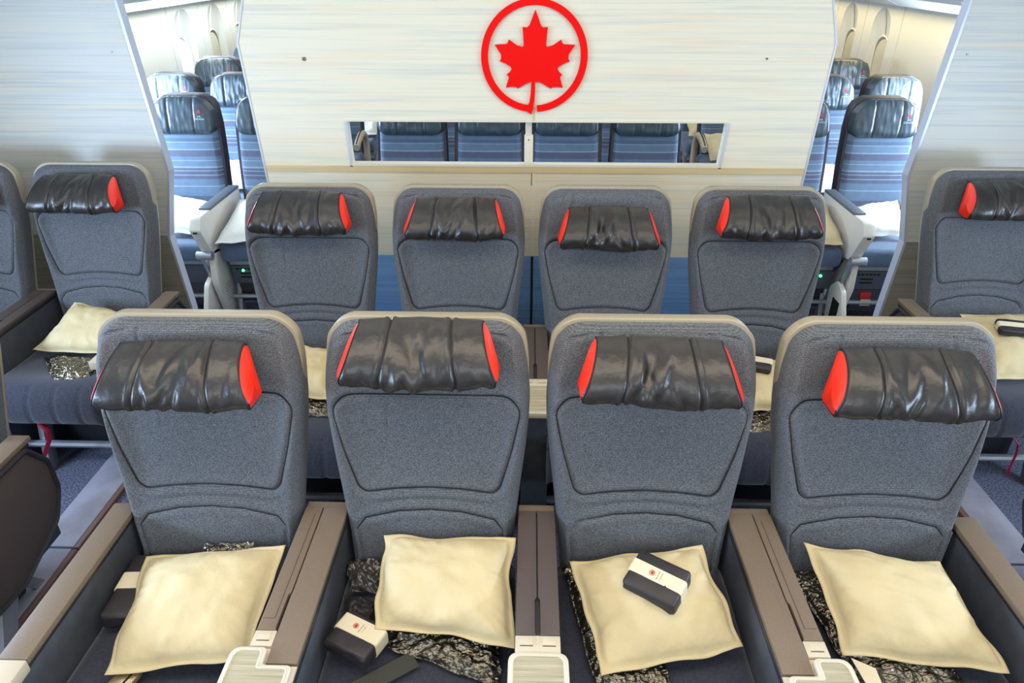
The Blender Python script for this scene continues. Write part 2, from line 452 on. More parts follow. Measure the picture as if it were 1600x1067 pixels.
HPROF = [(-0.004, -0.004), (0.010, 0.003), (0.032, -0.001), (0.060, -0.014), (0.082, -0.036), (0.092, -0.062), (0.089, -0.087), (0.075, -0.107), (0.052, -0.120), (0.026, -0.125), (0.006, -0.121), (-0.004, -0.110)]
HFWD = 0.022
HTILT = 0.30       # the pillow stands this far off the backrest on its mount
HRAISE = 0.014
def hprof(t):
    k = t*(len(HPROF)-1); i = min(int(k), len(HPROF)-2); f = k-i
    # Catmull-Rom
    P = [HPROF[max(0, min(len(HPROF)-1, i+j))] for j in (-1, 0, 1, 2)]
    def cr(a, b, c, d): return 0.5*((2*b)+(-a+c)*f+(2*a-5*b+4*c-d)*f*f+(-a+3*b-3*c+d)*f**3)
    return cr(*[p[0] for p in P]), cr(*[p[1] for p in P])

def make_headrest(parent, seed):
    """leather pillow: local origin at its top edge on the backrest plane; x across"""
    rs = np.random.RandomState(seed)
    nu, nt = 130, 70
    def halfw(fwd, z):
        return 0.143+0.038*min(1, max(0, -z/0.095))**0.9-0.006*(fwd/0.094)**2-0.012*max(0, (-z-0.09)/0.035)**2
    creases = []
    for i in range(20):
        cx = rs.normal(0.0, 0.042) if i < 14 else rs.choice([-1, 1])*rs.uniform(0.11, 0.17)
        creases.append((cx, rs.uniform(0.25, 0.75), rs.uniform(-0.7, 0.7), rs.uniform(0.007, 0.014), rs.uniform(0.03, 0.07), rs.choice([-1, 1])*rs.uniform(0.003, 0.007)*(1 if i < 14 else 0.5)))
    V = []; F = []
    def surf(u, t):
        f, z = hprof(t)
        x = u*halfw(f, z)
        s = t*0.30                                   # arc length approx
        d = 0.0
        for cx, ct, ang, w, L, A in creases:
            dx = x-cx; ds = s-ct*0.30
            a = dx*math.cos(ang)+ds*math.sin(ang)*0.8; b = -dx*math.sin(ang)+ds*math.cos(ang)
            d += A*math.exp(-(a/w)**2-(b/L)**2)
        d += 0.006*vnoise(x*12, s*12, seed*1.7)+0.0012*vnoise(x*40, s*30, seed*2.7)
        edge = min(1, (1-abs(u))/0.06); d *= max(0.15, edge)*min(1, t*6)*min(1, (1-t)*6)
        for sx in (-0.088, 0.088):
            q = abs(x-sx*(halfw(f, z)/0.18)); d += -0.004*math.exp(-(q/0.0035)**2)+0.0022*math.exp(-((q-0.009)/0.005)**2)
        d += 0.004*(1-u*u)
        if abs(u) > 0.965: d -= 0.006*((abs(u)-0.965)/0.035)**2
        # normal in the profile plane
        f2, z2 = hprof(min(1, t+0.01)); f1, z1 = hprof(max(0, t-0.01)); tx, tz = f2-f1, z2-z1; l = math.hypot(tx, tz)+1e-9
        nf, nz = -tz/l, tx/l
        f += nf*d; z += nz*d
        f += -HTILT*z*0.9+0.004
        return (x, -f+z*SL, z)
    for j in range(nt):
        for i in range(nu): V.append(surf(-1+2*i/(nu-1), j/(nt-1)))
    for j in range(nt-1):
        for i in range(nu-1): a = j*nu+i; F.append((a, a+nu, a+nu+1, a+1))
    # back closing strip
    for i in range(nu-1): F.append((i, i+1, (nt-1)*nu+i+1, (nt-1)*nu+i))
    h = mesh_obj('headrest', V, F, M['leather'], parent, smooth=True)
    prism('headrest_mount', [(-0.012, -0.030), (-0.045, -0.105), (0.035, -0.105), (0.030, -0.034)], 'x', -0.11, 0.11, M['fabric'], h, 0.004)
    # red padded end caps
    for sgn in (-1, 1):
        CV = []; CF = []; rings = 7
        col = [Vector(surf(sgn*1.0, j/(nt-1))) for j in range(nt)]
        c = sum(col, Vector())/nt
        for r in range(rings):
            k = r/(rings-1); s = 1.01-k*1.0
            bulge = 0.013*(1-(s)**2)**0.7 if s < 1 else 0
            for p in col:
                q = c+(p-c)*s; CV.append((q.x+sgn*(bulge+0.0005), q.y, q.z))
        for r in range(rings-1):
            for j in range(nt):
                a = r*nt+j; b = r*nt+(j+1) % nt; CF.append((a, b, b+nt, a+nt) if sgn > 0 else (a, a+nt, b+nt, b))
        mesh_obj('end_cap', CV, CF, M['red'], h, smooth=True)
    pp = []
    for sx in (-1, 1):
        path = []
        for j in range(3, nt-3):
            t = j/(nt-1); f, z = hprof(t); u = sx*0.088/0.18
            p = surf(u, t); path.append((p[0], p[1]-0.0006, p[2]+0.0003))
        pp.append(path)
        pp.append([(p[0]*1.005, p[1]-0.001, p[2]) for p in [surf(sx*0.985, j/(nt-1)) for j in range(1, nt-1)]])
    for q in pp: tube('piping', q, 0.0013, M['piping'], h, 5)
    return h

def make_cushion(parent):
    nu, nv = 50, 60; V = []; F = []
    prof = [(1.375, 0.455), (1.30, 0.462), (1.15, 0.458), (1.0, 0.462), (0.90, 0.468), (0.845, 0.455), (0.815, 0.42), (0.805, 0.37), (0.815, 0.33), (0.85, 0.315)]
    def pr(t):
        k = t*(len(prof)-1); i = min(int(k), len(prof)-2); f = k-i
        P = [prof[max(0, min(len(prof)-1, i+j))] for j in (-1, 0, 1, 2)]
        cr = lambda a, b, c, d: 0.5*((2*b)+(-a+c)*f+(2*a-5*b+4*c-d)*f*f+(-a+3*b-3*c+d)*f**3)
        return cr(*[p[0] for p in P]), cr(*[p[1] for p in P])
    for j in range(nv):
        y, z = pr(j/(nv-1))
        for i in range(nu):
            u = -1+2*i/(nu-1); x = u*0.218
            e = max(0, abs(u)-0.88)/0.12
            g = sum(math.exp(-((x-s)/0.005)**2) for s in (-0.145, -0.05, 0.05, 0.145)) if j/(nv-1) > 0.5 else 0
            V.append((x, y+(0.01*e*e+0.006*g if y < 0.85 else 0), z-0.02*e*e-(0.004*g if y >= 0.85 else 0)))
    for j in range(nv-1):
        for i in range(nu-1): a = j*nu+i; F.append((a, a+1, a+nu+1, a+nu))
    n0 = len(V)
    for j in range(nv):  # sides down
        y, z, = V[j*nu][1], V[j*nu][2]
        V.append((-0.218, max(y, 0.86), min(z, 0.32))); V.append((0.218, max(y, 0.86), min(z, 0.32)))
    for j in range(nv-1):
        F.append((j*nu, j*nu+nu, n0+2*j+2, n0+2*j)); F.append((j*nu+nu-1, n0+2*j+1, n0+2*j+3, j*nu+nu+nu-1))
    F.append((n0, n0+2*nv-2, n0+2*nv-1, n0+1))
    return mesh_obj('seat_cushion', V, F, M['cushion'], parent, smooth=True)

def make_seat(seed):
    t = thing('premium_seat', 'x', 'seat')
    sub = bpy.data.objects
    make_shell(t); make_backrest(t, seed); make_cushion(t)
    h = make_headrest(t, seed); h.location = (0, 0, 0)
    bm = bmesh.new()
    for y, z in ((0.95, 0.135), (1.30, 0.20)): tube_bm(bm, [(-0.225, y, z), (0.225, y, z)], 0.015, 8)
    add_box(bm, -0.20, 0.20, 0.95, 1.34, 0.285, 0.315, 0.004)
    bm_obj('seat_frame', bm, M['metal'], t, True)
    box('under_seat_box_and_shade', -0.15, 0.15, 1.08, 1.34, 0.02, 0.28, M['shell_dark'], t, 0.01)  # added dark block standing for the deep shade beneath the cushion
    for sx in (-1, 1):
        bm = bmesh.new()
        add_prism(bm, [(0.93, 0.0), (0.985, 0.0), (1.06, 0.30), (1.00, 0.30)], 'x', sx*0.17-0.012, sx*0.17+0.012, 0.002)
        add_prism(bm, [(1.36, 0.0), (1.40, 0.0), (1.20, 0.30), (1.16, 0.30)], 'x', sx*0.17-0.010, sx*0.17+0.010, 0.002)
        bm_obj('leg', bm, M['metal'], t, True)
    return t

protos = [make_seat(s) for s in (1, 2, 3)]
for q in protos: q['label'] = ''
used = set()
def place_seat(x, yoff, pi, label, group, hz, tilt=0.0, hx=0.0, sx=1.0, sz=1.0):
    """hz: height of the headrest's top edge; tilt: its roll"""
    if pi not in used: used.add(pi); t = protos[pi]
    else: t = copy_tree(protos[pi])
    t.location = (x, yoff, 0); t['label'] = label; t['group'] = group; t['category'] = 'seat'
    t.scale = (sx, 1, sz)
    for c in t.children:
        if c.name.startswith('headrest'):
            hz += HRAISE; c.location = (hx, yb(hz)-0.018-HFWD, hz); c.rotation_euler = (0, math.radians(tilt), 0)
    return t

S1, S2 = 0.277, 0.832
R2 = 1.04           # second row offset
SD = 0.29           # side blocks sit further aft
g1 = 'premium seats of the near centre row'; g2 = 'premium seats of the far centre row'; g3 = 'premium seats by the cabin sides'
place_seat(-S2-0.014, 0, 0, 'grey fabric seat, leftmost of the near centre row, whole red headrest end showing', g1, 1.075, 0, 0.0, 1.04)
place_seat(-S1, 0, 1, 'near row seat left of centre, headrest raised to its top edge', g1, 1.136, 0, 0, 1.02)
place_seat(S1, 0, 2, 'near row seat right of centre, headrest slightly tilted above a small black kit', g1, 1.098, 1.5, 0, 1.03)
place_seat(S2+0.018, 0, 0, 'grey fabric seat, rightmost of the near centre row, headrest set low', g1, 1.076, 1.2, 0, 1.05)
place_seat(-S2-0.022, R2, 1, 'dark grey seat, leftmost of the far centre row against the emblem wall', g2, 1.105, 0.5, 0, 1.0, 1.015)
place_seat(-S1-0.016, R2, 0, 'dark grey seat of the far centre row under the left half of the wall slot', g2, 1.088, 0.3, 0, 1.0, 1.015)
place_seat(S1-0.018, R2, 2, 'far centre row seat under the right half of the wall slot, headrest lowest', g2, 1.058, 0.2, 0, 1.0, 1.015)
place_seat(S2-0.004, R2, 1, 'dark grey seat, rightmost of the far centre row against the emblem wall', g2, 1.102, 0, 0, 1.0, 1.015)
SX = 1.848
place_seat(-SX, R2+SD, 0, 'blue-lit grey aisle seat at far left with a pale pillow on its cushion', g3, 1.08, 0, 0, 1, 1.015)
place_seat(-SX-0.555, R2+SD, 2, 'grey window seat cut by the left edge of the photo', g3, 1.08, 0, 0, 1, 1.015)
place_seat(SX, R2+SD, 0, 'grey aisle seat at far right, cut by the right edge of the photo', g3, 1.08, 0, 0, 1, 1.015)
place_seat(-SX, SD, 1, 'near left side seat, only its rim peeking in beside the octagonal arm panel', g3, 1.09)
place_seat(SX, SD, 2, 'near right side seat behind the dark arm panel at the right edge', g3, 1.09)

# ------------------------------------------------------------------ consoles between premium seats
def make_console_body(t, x0, x1, rear=True):
    box('console_body', x0, x1, 0.90, 1.405, 0.0, 0.598, M['fabric_dark'], t, 0.004)
    box('edge_strip', x0-0.002, x1+0.002, 0.885, 1.41, 0.588, 0.606, M['shell_dark'], t, 0.003)
    box('rear_cap', x0-0.001, x1+0.001, 1.408, 1.432, 0.56, 0.613, M['pad'], t, 0.004)

def latch(t, xc, y0=0.978, w=0.014):
    o = box('latch', xc-w, xc+w, 0.994, 1.014, 0.6155, 0.6185, M['beige'], t, 0.0008)
    box('latch_shadow_gap', xc-w, xc+w, 0.9915, 0.9935, 0.6150, 0.6165, M['gap'], o)
    return o

def tray(t, pts, rad):
    rp = round_poly(pts, rad, 6)
    prism('tray_rim', rp, 'z', 0.603, 0.624, M['rim'], t, 0.003)
    c = Vector((sum(p[0] for p in pts)/len(pts), sum(p[1] for p in pts)/len(pts)))
    # inset outline
    n = len(pts); ins = []
    for i in range(n):
        p0, p, p1 = Vector(pts[i-1]), Vector(pts[i]), Vector(pts[(i+1) % n])
        e0 = (p-p0).normalized(); e1 = (p1-p).normalized(); n0 = Vector((-e0.y, e0.x)); n1 = Vector((-e1.y, e1.x))
        k = 0.0085; d = (n0+n1)/(1+n0.dot(n1)); ins.append(tuple(p+d*k))
    rp2 = round_poly(ins, [max(0.004, r-0.004) for r in rad], 6)
    o = prism('tray_inlay', rp2, 'z', 0.6235, 0.6250, M['inlay'], t)
    bm = bmesh.new()
    loop = [(x, y, 0.6245) for x, y in rp2]; tube_bm(bm, loop, 0.0028, 6, True)
    bm_obj('tray_bead', bm, M['rim'], t, True)

def center_console(t):
    make_console_body(t, -0.047, 0.047)
    for a, b in ((-0.0475, -0.0015), (0.0015, 0.0475)):
        s = 1 if a < 0 else -1
        # notch for the grip slot next to the split
        e = b if a < 0 else a; o = a if a < 0 else b
        pts = [(o, 1.0195), (e-s*0.002, 1.0195), (e-s*0.0045, 1.028), (e-s*0.0045, 1.115), (e, 1.123), (e, 1.405), (o, 1.405)]
        prism('arm_pad', pts, 'z', 0.602, 0.6165, M['pad_dark'], t, 0.0015)
    box('front_cap', -0.048, 0.048, 0.973, 1.0185, 0.600, 0.6165, M['beige'], t, 0.002)
    box('cap_seam', -0.0006, 0.0006, 0.974, 1.018, 0.6164, 0.6169, M['rim'], t)
    latch(t, -0.024); latch(t, 0.024)
    tray(t, [(-0.062, 0.80), (0.063, 0.80), (0.063, 0.972), (-0.062, 0.972)], [0.012, 0.012, 0.024, 0.024])

def inner_console(t, s):
    """s=+1: the lidded half lies toward -x"""
    def f(p): return [(s*x, y) for x, y in p][::(1 if s > 0 else -1)]
    a, b = sorted((-0.0545*s, 0.0575*s)); make_console_body(t, a, b)
    lid = [(-0.0545, 1.0195), (-0.0125, 1.0195), (-0.0145, 1.03), (-0.0145, 1.115), (-0.0095, 1.123), (-0.0095, 1.405), (-0.0545, 1.405)]
    prism('lid', f(lid), 'z', 0.602, 0.6165, M['pad'], t, 0.0015)
    groove = [(-0.030, 1.05), (-0.030, 1.385)]
    tubes('lid_groove', [[(s*-0.050, 1.05, 0.6163), (s*-0.024, 1.05, 0.6163), (s*-0.024, 1.38, 0.6163)]], 0.0009, M['shell_dark'], t, 4)
    pad = [(-0.0075, 0.938), (0.0575, 0.938), (0.0575, 1.405), (-0.0065, 1.405), (-0.0065, 1.123), (-0.0075, 1.115)]
    prism('arm_pad', f(pad), 'z', 0.602, 0.6165, M['pad'], t, 0.0015)
    x0, x1 = sorted((-0.0555*s, -0.0085*s)); box('front_cap', x0, x1, 0.979, 1.0185, 0.600, 0.6165, M['beige'], t, 0.002)
    latch(t, -0.032*s)
    deck = [(-0.056, 0.80), (0.0575, 0.80), (0.0575, 0.9365), (-0.0085, 0.9365), (-0.0085, 0.978), (-0.056, 0.978)]
    prism('front_deck', f(deck), 'z', 0.585, 0.611, M['beige'], t, 0.002)
    tp = [(-0.088, 0.80), (0.052, 0.80), (0.052, 0.930), (-0.012, 0.930), (-0.012, 0.972), (-0.088, 0.972)]
    tp = [(s*x, y) for x, y in tp]; rad = [0.01, 0.01, 0.014, 0.010, 0.014, 0.026]
    if s < 0: tp = tp[::-1]; rad = rad[::-1]
    tray(t, tp, rad)

gc = 'armrest consoles of the near centre row'; gc2 = 'armrest consoles of the far centre row'
CX = 0.5545
for off, g, lab in ((0, gc, ('dark brown double armrest console with twin latches in the middle of the near row',
                             'brown armrest console between the two left seats of the near row, with stepped ribbed tray',
                             'brown armrest console between the two right seats of the near row, with stepped ribbed tray')),
                    (R2, gc2, ('dark armrest console with pale ribbed tray in the middle of the far row',
                               'armrest console between the two left seats of the far row, mostly hidden',
                               'armrest console between the two right seats of the far row, mostly hidden'))):
    t = thing('armrest_console', lab[0], 'armrest', (0, off, 0), 0, g); center_console(t)
    t = thing('armrest_console', lab[1], 'armrest', (-CX, off, 0), 0, g); inner_console(t, 1)
    t = thing('armrest_console', lab[2], 'armrest', (CX, off, 0), 0, g); inner_console(t, -1)

def end_arm(t, s):
    """outer armrest; s=+1: the aisle lies toward +x"""
    box('console_body', -0.026, 0.026, 0.90, 1.385, 0.24, 0.598, M['fabric_dark'], t, 0.004)
    box('arm_pad', -0.0315, 0.0315, 0.935, 1.408, 0.600, 0.6165, M['pad'], t, 0.002)
    box('front_cap', -0.032, 0.032, 0.80, 0.934, 0.585, 0.6165, M['beige'], t, 0.003)
    box('edge_strip', -0.029, 0.029, 0.90, 1.395, 0.588, 0.602, M['shell_dark'], t, 0.002)
    pts = round_poly([(0.86, 0.592), (1.365, 0.592), (1.432, 0.50), (1.432, 0.39), (1.38, 0.305), (1.186, 0.233), (0.95, 0.25), (0.86, 0.34)], 0.016, 4)
    a, b = sorted((s*0.022, s*0.034)); prism('side_panel', pts, 'x', a, b, M['pad_dark'], t, 0.002)
    tube('panel_rim', [(s*0.034, y, z) for y, z in pts], 0.009, M['shell_dark'], t, 6, True)
    bm = bmesh.new(); add_prism(bm, [(1.00, 0.0), (1.06, 0.0), (1.20, 0.27), (1.12, 0.27)], 'x', -0.012, 0.012, 0.002)
    add_box(bm, -0.02, 0.02, 0.9, 1.42, 0.0, 0.02, 0.003)
    bm_obj('leg', bm, M['metal'], t, True)

for x, yo, s, lab in ((-1.092, 0, -1, 'brown outer armrest on the left end of the near centre row, along the aisle'),
                      (1.104, 0, 1, 'brown outer armrest on the right end of the near centre row, along the aisle'),
                      (-1.092, R2, -1, 'outer armrest on the left end of the far centre row, hidden behind the near seats'),
                      (1.104, R2, 1, 'outer armrest on the right end of the far centre row, hidden behind the near seats'),
                      (-SX+0.28, SD, 1, 'dark octagonal armrest side panel in the lower left corner'),
                      (SX-0.28, SD, -1, 'dark octagonal armrest side panel at the lower right edge'),
                      (-SX+0.28, R2+SD, 1, 'aisle armrest of the far left seat with a rounded rear corner'),
                      (SX-0.28, R2+SD, -1, 'aisle armrest of the far right seat with a rounded rear corner')):
    t = thing('outer_armrest', lab, 'armrest', (x, yo, 0), 0, 'outer armrests'); end_arm(t, s)
t = thing('armrest_console', 'dark armrest console between the two far left side seats', 'armrest', (-SX-0.2775, R2+SD, 0), 0, 'armrest consoles of the side rows'); center_console(t)

# ------------------------------------------------------------------ pillows and things on the seats
def pillow(corners, puff, seed, m, label, group, sag=0.006, flap=0.035, n=56, name='pillow'):
    """corners TL,TR,BR,BL in world space; puffed bag with a thin flat edge"""
    TL, TR, BR, BL = [Vector(c) for c in corners]
    nrm = (TR-TL).cross(BL-TL).normalized()
    if nrm.z < 0: nrm = -nrm
    org = (TL+TR+BR+BL)/4; org.z = min(TL.z, TR.z, BR.z, BL.z)
    V = []; F = []
    for side in (1, -1):
        for j in range(n+1):
            for i in range(n+1):
                u, v = i/n, j/n
                p = TL*(1-u)*(1-v)+TR*u*(1-v)+BR*u*v+BL*(1-u)*v
                eu = 4*u*(1-u); ev = 4*v*(1-v)
                # edges pulled in by the filling
                cx = (u-0.5); cy = (v-0.5)
                pull = sag*(ev*(-2*cx)*abs(2*cx)**3)
                pull2 = sag*(eu*(-2*cy)*abs(2*cy)**3)
                wob = 0.012*vnoise(u*3.5+seed, v*3.5, seed)
                p = p+(TR-TL).normalized()*(pull+wob*abs(2*cx)**3)+(BL-TL).normalized()*(pull2+wob*abs(2*cy)**3)
                du = max(0, min(u, 1-u)-flap)/(0.5-flap); dv = max(0, min(v, 1-v)-flap)/(0.5-flap)
                h = (1-(1-du)**2.6)*(1-(1-dv)**2.6); h = h**0.55
                w = 0.014*vnoise(u*2.6, v*2.6, seed*2.3+side)*h+0.004*vnoise(u*8, v*8, seed+7)*h
                kx = (u-0.5)*math.cos(seed*1.3)+(v-0.5)*math.sin(seed*1.3); w += 0.004*h*(1-abs(vnoise(kx*9, (u+v)*2, seed+2))*3)*vnoise(u*3, v*3, seed+20)
                # corner and edge wrinkles radiating from the seams
                ang = math.atan2(cy, cx)
                rim = math.exp(-((max(abs(2*cx), abs(2*cy))-0.80)/0.13)**2)
                w += 0.006*rim*vnoise(ang*5, seed, 0.3)+0.003*rim*vnoise(ang*16, seed, 1.3)
                zoff = (puff*h+w if side > 0 else -puff*0.35*h)+0.004*vnoise(u*5, v*5, seed*5)
                q = p+nrm*zoff; V.append(tuple(q-org))
    N = (n+1)*(n+1)
    for s in (0, 1):
        for j in range(n):
            for i in range(n):
                a = s*N+j*(n+1)+i
                f = (a, a+n+1, a+n+2, a+1); F.append(f if s == 0 else f[::-1])
    ring = [i for i in range(n+1)]+[j*(n+1)+n for j in range(1, n+1)]+[n*(n+1)+i for i in range(n-1, -1, -1)]+[j*(n+1) for j in range(n-1, 0, -1)]
    # the two sheets meet along the seam (tiny gap closed by a strip)
    for k in range(len(ring)):
        a, b = ring[k], ring[(k+1) % len(ring)]; F.append((a, b, N+b, N+a))
    for k in ring: V[N+k] = tuple(Vector(V[k])-nrm*0.0015)
    o = mesh_obj(name, V, F, m, None, True, tuple(org))
    tag(o, label, 'pillow' if name == 'pillow' else 'wrapped blanket', group)
    return o

def wrapped(corners, puff, seed, label, group, m=None):
    """blanket sealed in crinkled clear plastic"""
    o = pillow(corners, puff, seed, m or M['plastic_wrap'], label, group, sag=0.004, flap=0.03, n=90, name='wrapped_blanket')
    me = o.data
    for v in me.vertices:
        c = v.co
        k = noise.turbulence(Vector(((c.x+c.y*0.4)*30+seed, (c.y-c.x*0.3)*44, c.z*20)), 2, True)
        v.co.z += (k-0.5)*0.011
    return o

gp = 'pillows in the near centre row'; gb = 'wrapped blankets in the near centre row'
def dx(pts, d=0.0, dy=0.0, dz=0.0): return [(x+d, y+dy, z+dz) for x, y, z in pts]
pillow([(-1.000, 1.29, 0.545), (-0.630, 1.285, 0.60), (-0.640, 1.02, 0.515), (-0.958, 0.985, 0.500)], 0.062, 1, M['pillow'], 'cream pillow on the leftmost near seat, white banded black kit at its left', gp, 0.004)
pillow([(-0.388, 1.318, 0.605), (-0.056, 1.315, 0.612), (-0.052, 1.055, 0.53), (-0.381, 1.10, 0.535)], 0.060, 2, M['pillow'], 'cream pillow with folded back corner on the near seat left of centre', gp, 0.004)
pillow([(0.083, 1.290, 0.555), (0.415, 1.310, 0.60), (0.480, 1.085, 0.505), (0.143, 1.005, 0.505)], 0.062, 3, M['pillow'], 'cream pillow with the small black kit lying on top of it', gp, 0.004)
pillow([(0.672, 1.325, 0.60), (0.995, 1.270, 0.590), (1.045, 1.035, 0.505), (0.690, 1.060, 0.515)], 0.066, 4, M['pillow'], 'cream pillow on the rightmost near seat, beside the right outer armrest', gp, 0.004)
# blankets in plastic
wrapped([(-0.360, 1.20, 0.478), (-0.080, 1.17, 0.480), (-0.088, 0.985, 0.478), (-0.352, 1.09, 0.478)], 0.022, 11, 'gold glinting plastic wrapped blanket under the front of the pillow left of centre', gb)
wrapped([(0.066, 1.335, 0.487), (0.30, 1.335, 0.487), (0.300, 0.98, 0.482), (0.130, 0.99, 0.482)], 0.020, 12, 'plastic wrapped dark blanket under the pillow that carries the black kit', gb)
wrapped([(0.645, 1.330, 0.50), (0.90, 1.33, 0.50), (0.955, 0.975, 0.480), (0.715, 1.02, 0.480)], 0.022, 13, 'gold glinting plastic wrapped blanket under the rightmost pillow', gb)
wrapped([(-0.86, 1.325, 0.56), (-0.725, 1.325, 0.575), (-0.73, 1.20, 0.492), (-0.88, 1.20, 0.492)], 0.022, 14, 'crumpled plastic wrapped blanket poking out behind the leftmost pillow', gb)
wrapped([(-0.50, 1.335, 0.50), (-0.39, 1.335, 0.51), (-0.38, 1.24, 0.485), (-0.47, 1.24, 0.485)], 0.014, 15, 'small cloudy clear bag left of the pillow with the folded corner', gb, M['clear_bag'])

def rondelle(parent, c, ux, uy, r, m, raised=0.0006):
    """tiny printed ring with a leaf star, lying in the plane of ux, uy"""
    ux = Vector(ux).normalized(); uy = Vector(uy).normalized(); c = Vector(c); n = ux.cross(uy).normalized()
    bm = bmesh.new(); N = 24
    for i in range(N):
        a0, a1 = 2*math.pi*i/N, 2*math.pi*(i+1)/N
        q = [c+n*raised+(ux*math.cos(a)+uy*math.sin(a))*rr for a, rr in ((a0, r), (a1, r), (a1, r*0.84), (a0, r*0.84))]
        bm.faces.new([bm.verts.new(p) for p in q])
    pts = [c+n*raised+(ux*x+uy*y)*r for x, y in LEAF]
    bm.faces.new([bm.verts.new(p) for p in pts])
    me = bpy.data.meshes.new('printed_emblem'); bm.to_mesh(me); bm.free(); me.materials.append(m)
    return link(bpy.data.objects.new('printed_emblem', me), parent)

HALF = [(541, 78), (566, 140), (590, 205), (600, 218), (612, 226), (650, 221), (645, 270), (638, 380), (652, 388), (700, 372), (768, 325), (776, 350), (790, 365), (890, 370),
        (862, 412), (836, 452), (834, 485), (848, 510), (800, 528), (755, 555), (742, 578), (760, 604), (788, 628), (772, 640), (768, 655), (795, 742), (740, 735), (700, 738), (688, 751), (640, 722), (592, 695), (575, 690), (549, 690)]
LEAF = [((x-541)/470, (470-y)/470) for x, y in HALF]+[(-(x-541)/470, (470-y)/470) for x, y in HALF[::-1] if x != 541]

def text(parent, s, size, mw, m):
    cu = bpy.data.curves.new('printed_words', 'FONT'); cu.body = s; cu.size = size; cu.align_x = 'CENTER'; cu.materials.append(m)
    tmp = bpy.data.objects.new('tmp', cu); me = bpy.data.meshes.new_from_object(tmp); bpy.data.objects.remove(tmp); bpy.data.curves.remove(cu)
    if not me.materials: me.materials.append(m)
    o = bpy.data.objects.new('printed_words', me); link(o, parent); o.matrix_local = mw; return o

def kit(loc, rz, pitch, roll, L, W, H, label, sleeve_frac=(0.36, 0.70), printed=True):
    """soft black kit: long axis x, paper sleeve round it"""
    t = thing('amenity_kit', label, 'amenity kit', loc, 0, 'black kits with paper sleeves'); t.rotation_euler = (pitch, roll, rz)
    n = 40; V = []; F = []
    bm = bmesh.new(); add_box(bm, -L/2, L/2, -W/2, W/2, 0, H, min(H*0.3, 0.010), 3)
    bmesh.ops.subdivide_edges(bm, edges=bm.edges[:], cuts=3, use_grid_fill=True)
    for v in bm.verts:
        c = v.co; e = max(0, abs(c.y)/(W/2)-0.55)
        v.co += Vector((0.002*vnoise(c.x*40, c.y*40, c.z*60), e*0.012*vnoise(c.x*70, c.z*90, 3), 0.004*vnoise(c.x*22, c.y*22, 5)+e*0.008*vnoise(c.x*80, 1, c.z*60)))
    bm_obj('pouch', bm, M['kit'], t, True)
    y0, y1 = -W/2+W*sleeve_frac[0], -W/2+W*sleeve_frac[1]; e = 0.0015
    rp = round_poly([(-L/2-e, -e), (L/2+e, -e), (L/2+e, H+e), (-L/2-e, H+e)], min(H*0.3, 0.010), 6)
    s = prism('paper_sleeve', rp, 'y', y0, y1, M['sleeve'], t, smooth=True)
    if printed:
        yc = (y0+y1)/2
        rondelle(s, (-0.012, yc, H+e+0.0006), (0, 1, 0), (-1, 0, 0), 0.0068, M['red_print'])
        for k, (off, sz) in enumerate(((0.004, 0.0040), (0.012, 0.0032))):
            text(s, 'AIR CANADA', sz, Matrix.Translation((off, yc, H+e+0.0009)) @ Matrix.Rotation(math.pi/2, 4, 'Z'), M['text'])
    return t

kit((0.283, 1.182, 0.588), math.radians(-34), math.radians(16), 0, 0.132, 0.100, 0.050, 'small black kit with cream paper sleeve resting on a pillow')
kit((-0.415, 1.085, 0.487), math.radians(-26), 0, 0, 0.118, 0.10, 0.042, 'black kit with cream paper sleeve beside the pillow left of centre', (0.42, 0.86))
kit((-1.005, 1.225, 0.475), math.radians(3), 0, 0, 0.085, 0.20, 0.045, 'black kit with plain white band tucked left of the leftmost pillow', (0.42, 0.68), False)
o = pillow([(-0.485, 1.24, 0.475), (-0.40, 1.24, 0.475), (-0.385, 1.14, 0.475), (-0.47, 1.13, 0.475)], 0.014, 21, M['kit'], 'limp black pouch between console and the printed kit', None, name='pillow')
o.name = 'black_pouch'; o['category'] = 'pouch'
# white card on the right seat
box_o = prism('paper_card', [(0.708, 1.062), (0.752, 1.036), (0.748, 0.955), (0.722, 0.94)], 'z', 0.507, 0.5085, M['sleeve']); tag(box_o, 'blank cream paper card beside the ribbed tray in front of the rightmost pillow', 'card')

# seat belts
t = thing('seat_belt', 'seat belt with pale gold buckle in front of the leftmost pillow', 'seat belt', (-0.915, 0.985, 0.462), math.radians(-20), 'lap belts')
prism('webbing', round_poly([(-0.03, -0.10), (0.03, -0.10), (0.025, 0.01), (-0.025, 0.01)], 0.004), 'z', 0.010, 0.014, M['strap'], t)
bm = bmesh.new(); add_prism(bm, round_poly([(-0.028, -0.045), (0.028, -0.045), (0.022, 0.035), (-0.022, 0.035)], [0.004, 0.004, 0.014, 0.014], 5), 'z', 0.014, 0.030, 0.004)
bm_obj('buckle', bm, M['gold'], t, True)
box('buckle_slot', 0.006, 0.011, -0.03, 0.03, 0.0295, 0.0308, M['gap'], t)
for (a, b, w), lab in ((((-0.44, 0.95), (-0.28, 1.06), 0.045), 'grey green belt webbing crossing the cushion left of centre'),
                       (((-0.76, 0.93), (-0.66, 1.0), 0.04), 'dark belt webbing at the right front of the leftmost near seat')):
    a, b = Vector(a), Vector(b); d = (b-a).normalized(); nn = Vector((-d.y, d.x))*w/2
    o = prism('seat_belt', [tuple(a+nn), tuple(a-nn), tuple(b-nn), tuple(b+nn)], 'z', 0.474, 0.477, M['strap']); tag(o, lab, 'seat belt', 'lap belts')

